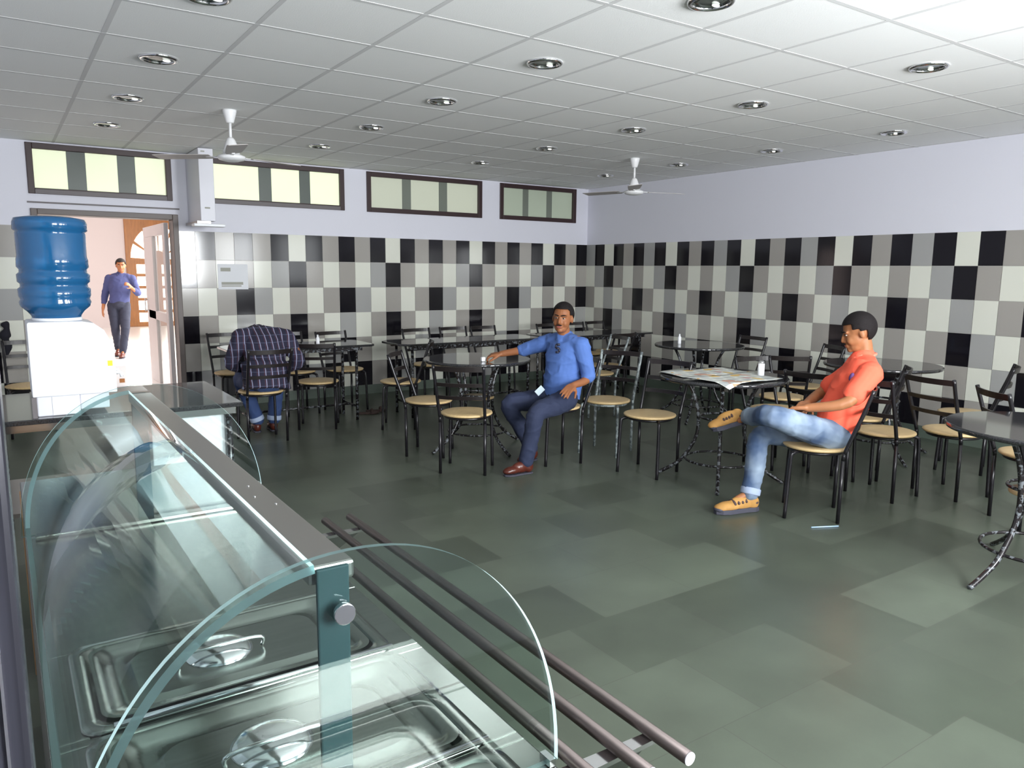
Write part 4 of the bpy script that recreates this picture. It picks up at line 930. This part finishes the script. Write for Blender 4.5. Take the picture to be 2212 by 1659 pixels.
# man in the orange polo
OR = dict(pelvis=(-2.83, -5.93, 0.545), belly=(-2.77, -5.945, 0.68), chest=(-2.70, -5.975, 0.85), neck=(-2.640, -5.985, 1.01), head=(-2.672, -5.955, 1.160),
 ls=(-2.775, -6.115, 0.925), le=(-2.985, -6.110, 0.765), lw=(-3.125, -5.930, 0.715), lh=(-3.18, -5.84, 0.70), rs=(-2.515, -5.875, 0.915), re=(-2.70, -5.73, 0.74), rw=(-2.93, -5.79, 0.70), rh=(-3.04, -5.84, 0.70),
 lhip=(-2.93, -5.985, 0.53), lk=(-3.37, -5.865, 0.675), la=(-3.215, -5.575, 0.612), lt=(-3.26, -5.47, 0.55), rhip=(-2.76, -5.865, 0.52), rk=(-3.12, -5.605, 0.475), ra=(-3.235, -5.635, 0.12), rt=(-3.42, -5.58, 0.05))
root, J, off = person('person', 'man in an orange polo and faded jeans sitting with crossed legs, looking down', OR, (-0.62, 0.70, -0.30), (-0.15, 0.20, 1),
 (-0.83, -0.60, 0), (-0.60, 0.80, 0), 'orange', 'jeans', 'skin2', 'short', k=1.0, cuffs='r', hairline=0.050, beard=True, belly=0.008,
 handL=((0.35, -0.30, 0.85), 1, 0.45, 0.05, 0.7), handR=((0.2, -0.2, 1), -1, 0.45, 0.05, 0.7), hk=1.06)
shoes_of(root, off, [((-3.185, -5.655, 0.001), (-3.475, -5.565, 0.001)), ((-3.195, -5.515, 0.555), (-3.36, -5.41, 0.500))], 'tanshoe', k=1.08)
bm = NB(); ell(bm, (0, 0, 0), (0.014, 0.014, 0.028)); o = obj('chest_emblem', bm, mat('emblem_purple', lin(84, 52, 108), 0.7), root); o.location = Vector((-2.885, -6.06, 0.905))-off; o.rotation_euler = (R(15), R(-10), R(40))

# man in the checked shirt, seen from behind
CK = dict(pelvis=(-5.27, -2.00, 0.545), belly=(-5.26, -1.97, 0.68), chest=(-5.25, -1.88, 0.83), neck=(-5.25, -1.72, 0.975), head=(-5.235, -1.54, 0.875),
 ls=(-5.445, -1.85, 0.925), le=(-5.53, -1.86, 0.70), lw=(-5.37, -1.70, 0.62), lh=(-5.32, -1.66, 0.60), rs=(-5.045, -1.885, 0.915), re=(-4.96, -1.93, 0.68), rw=(-5.12, -1.70, 0.60), rh=(-5.17, -1.66, 0.58),
 lhip=(-5.36, -1.93, 0.53), lk=(-5.38, -1.56, 0.50), la=(-5.25, -1.575, 0.12), lt=(-5.24, -1.45, 0.05), rhip=(-5.17, -1.95, 0.53), rk=(-5.06, -1.60, 0.50), ra=(-5.10, -1.60, 0.12), rt=(-5.08, -1.47, 0.05))
root, J, off = person('person', 'man in a dark checked shirt hunched over the table, seen from behind', CK, (0.05, 0.75, -0.65), (0, 0.65, 0.75),
 (1, -0.05, 0), (0.05, 1, 0), 'check', 'jeansdk', 'skin', 0.75, k=1.04, gb=1.10, cuffs='lr',
 handL=((0, 0.3, 1), 1, 0.6), handR=((0, 0.3, 1), -1, 0.6), vox=0.007, hem=0.075)
shoes_of(root, off, [((-5.26, -1.61, 0.001), (-5.22, -1.38, 0.001)), ((-5.11, -1.63, 0.001), (-5.08, -1.40, 0.001))], 'brownshoe')

# man walking in the corridor
WK = dict(pelvis=(-5.487, 5.78, 0.90), belly=(-5.47, 5.79, 1.05), chest=(-5.45, 5.80, 1.23), neck=(-5.43, 5.82, 1.40), head=(-5.425, 5.79, 1.545),
 ls=(-5.27, 5.79, 1.33), le=(-5.20, 5.70, 1.08), lw=(-5.32, 5.55, 1.19), lh=(-5.37, 5.50, 1.24), rs=(-5.61, 5.86, 1.33), re=(-5.68, 5.90, 1.05), rw=(-5.735, 5.80, 0.83), rh=(-5.75, 5.77, 0.74),
 rhip=(-5.58, 5.81, 0.88), rk=(-5.58, 5.72, 0.50), ra=(-5.53, 5.93, 0.13), rt=(-5.56, 5.78, 0.06), lhip=(-5.41, 5.76, 0.88), lk=(-5.44, 5.62, 0.48), la=(-5.50, 5.60, 0.11), lt=(-5.54, 5.45, 0.05))
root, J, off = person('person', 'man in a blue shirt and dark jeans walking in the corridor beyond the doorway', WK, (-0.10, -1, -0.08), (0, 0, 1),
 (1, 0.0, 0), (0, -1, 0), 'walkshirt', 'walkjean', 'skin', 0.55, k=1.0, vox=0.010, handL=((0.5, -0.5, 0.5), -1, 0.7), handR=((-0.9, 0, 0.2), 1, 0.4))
shoes_of(root, off, [((-5.53, 5.96, 0.03), (-5.58, 5.72, 0.005)), ((-5.49, 5.64, 0.001), (-5.56, 5.40, 0.001))], 'brownshoe')
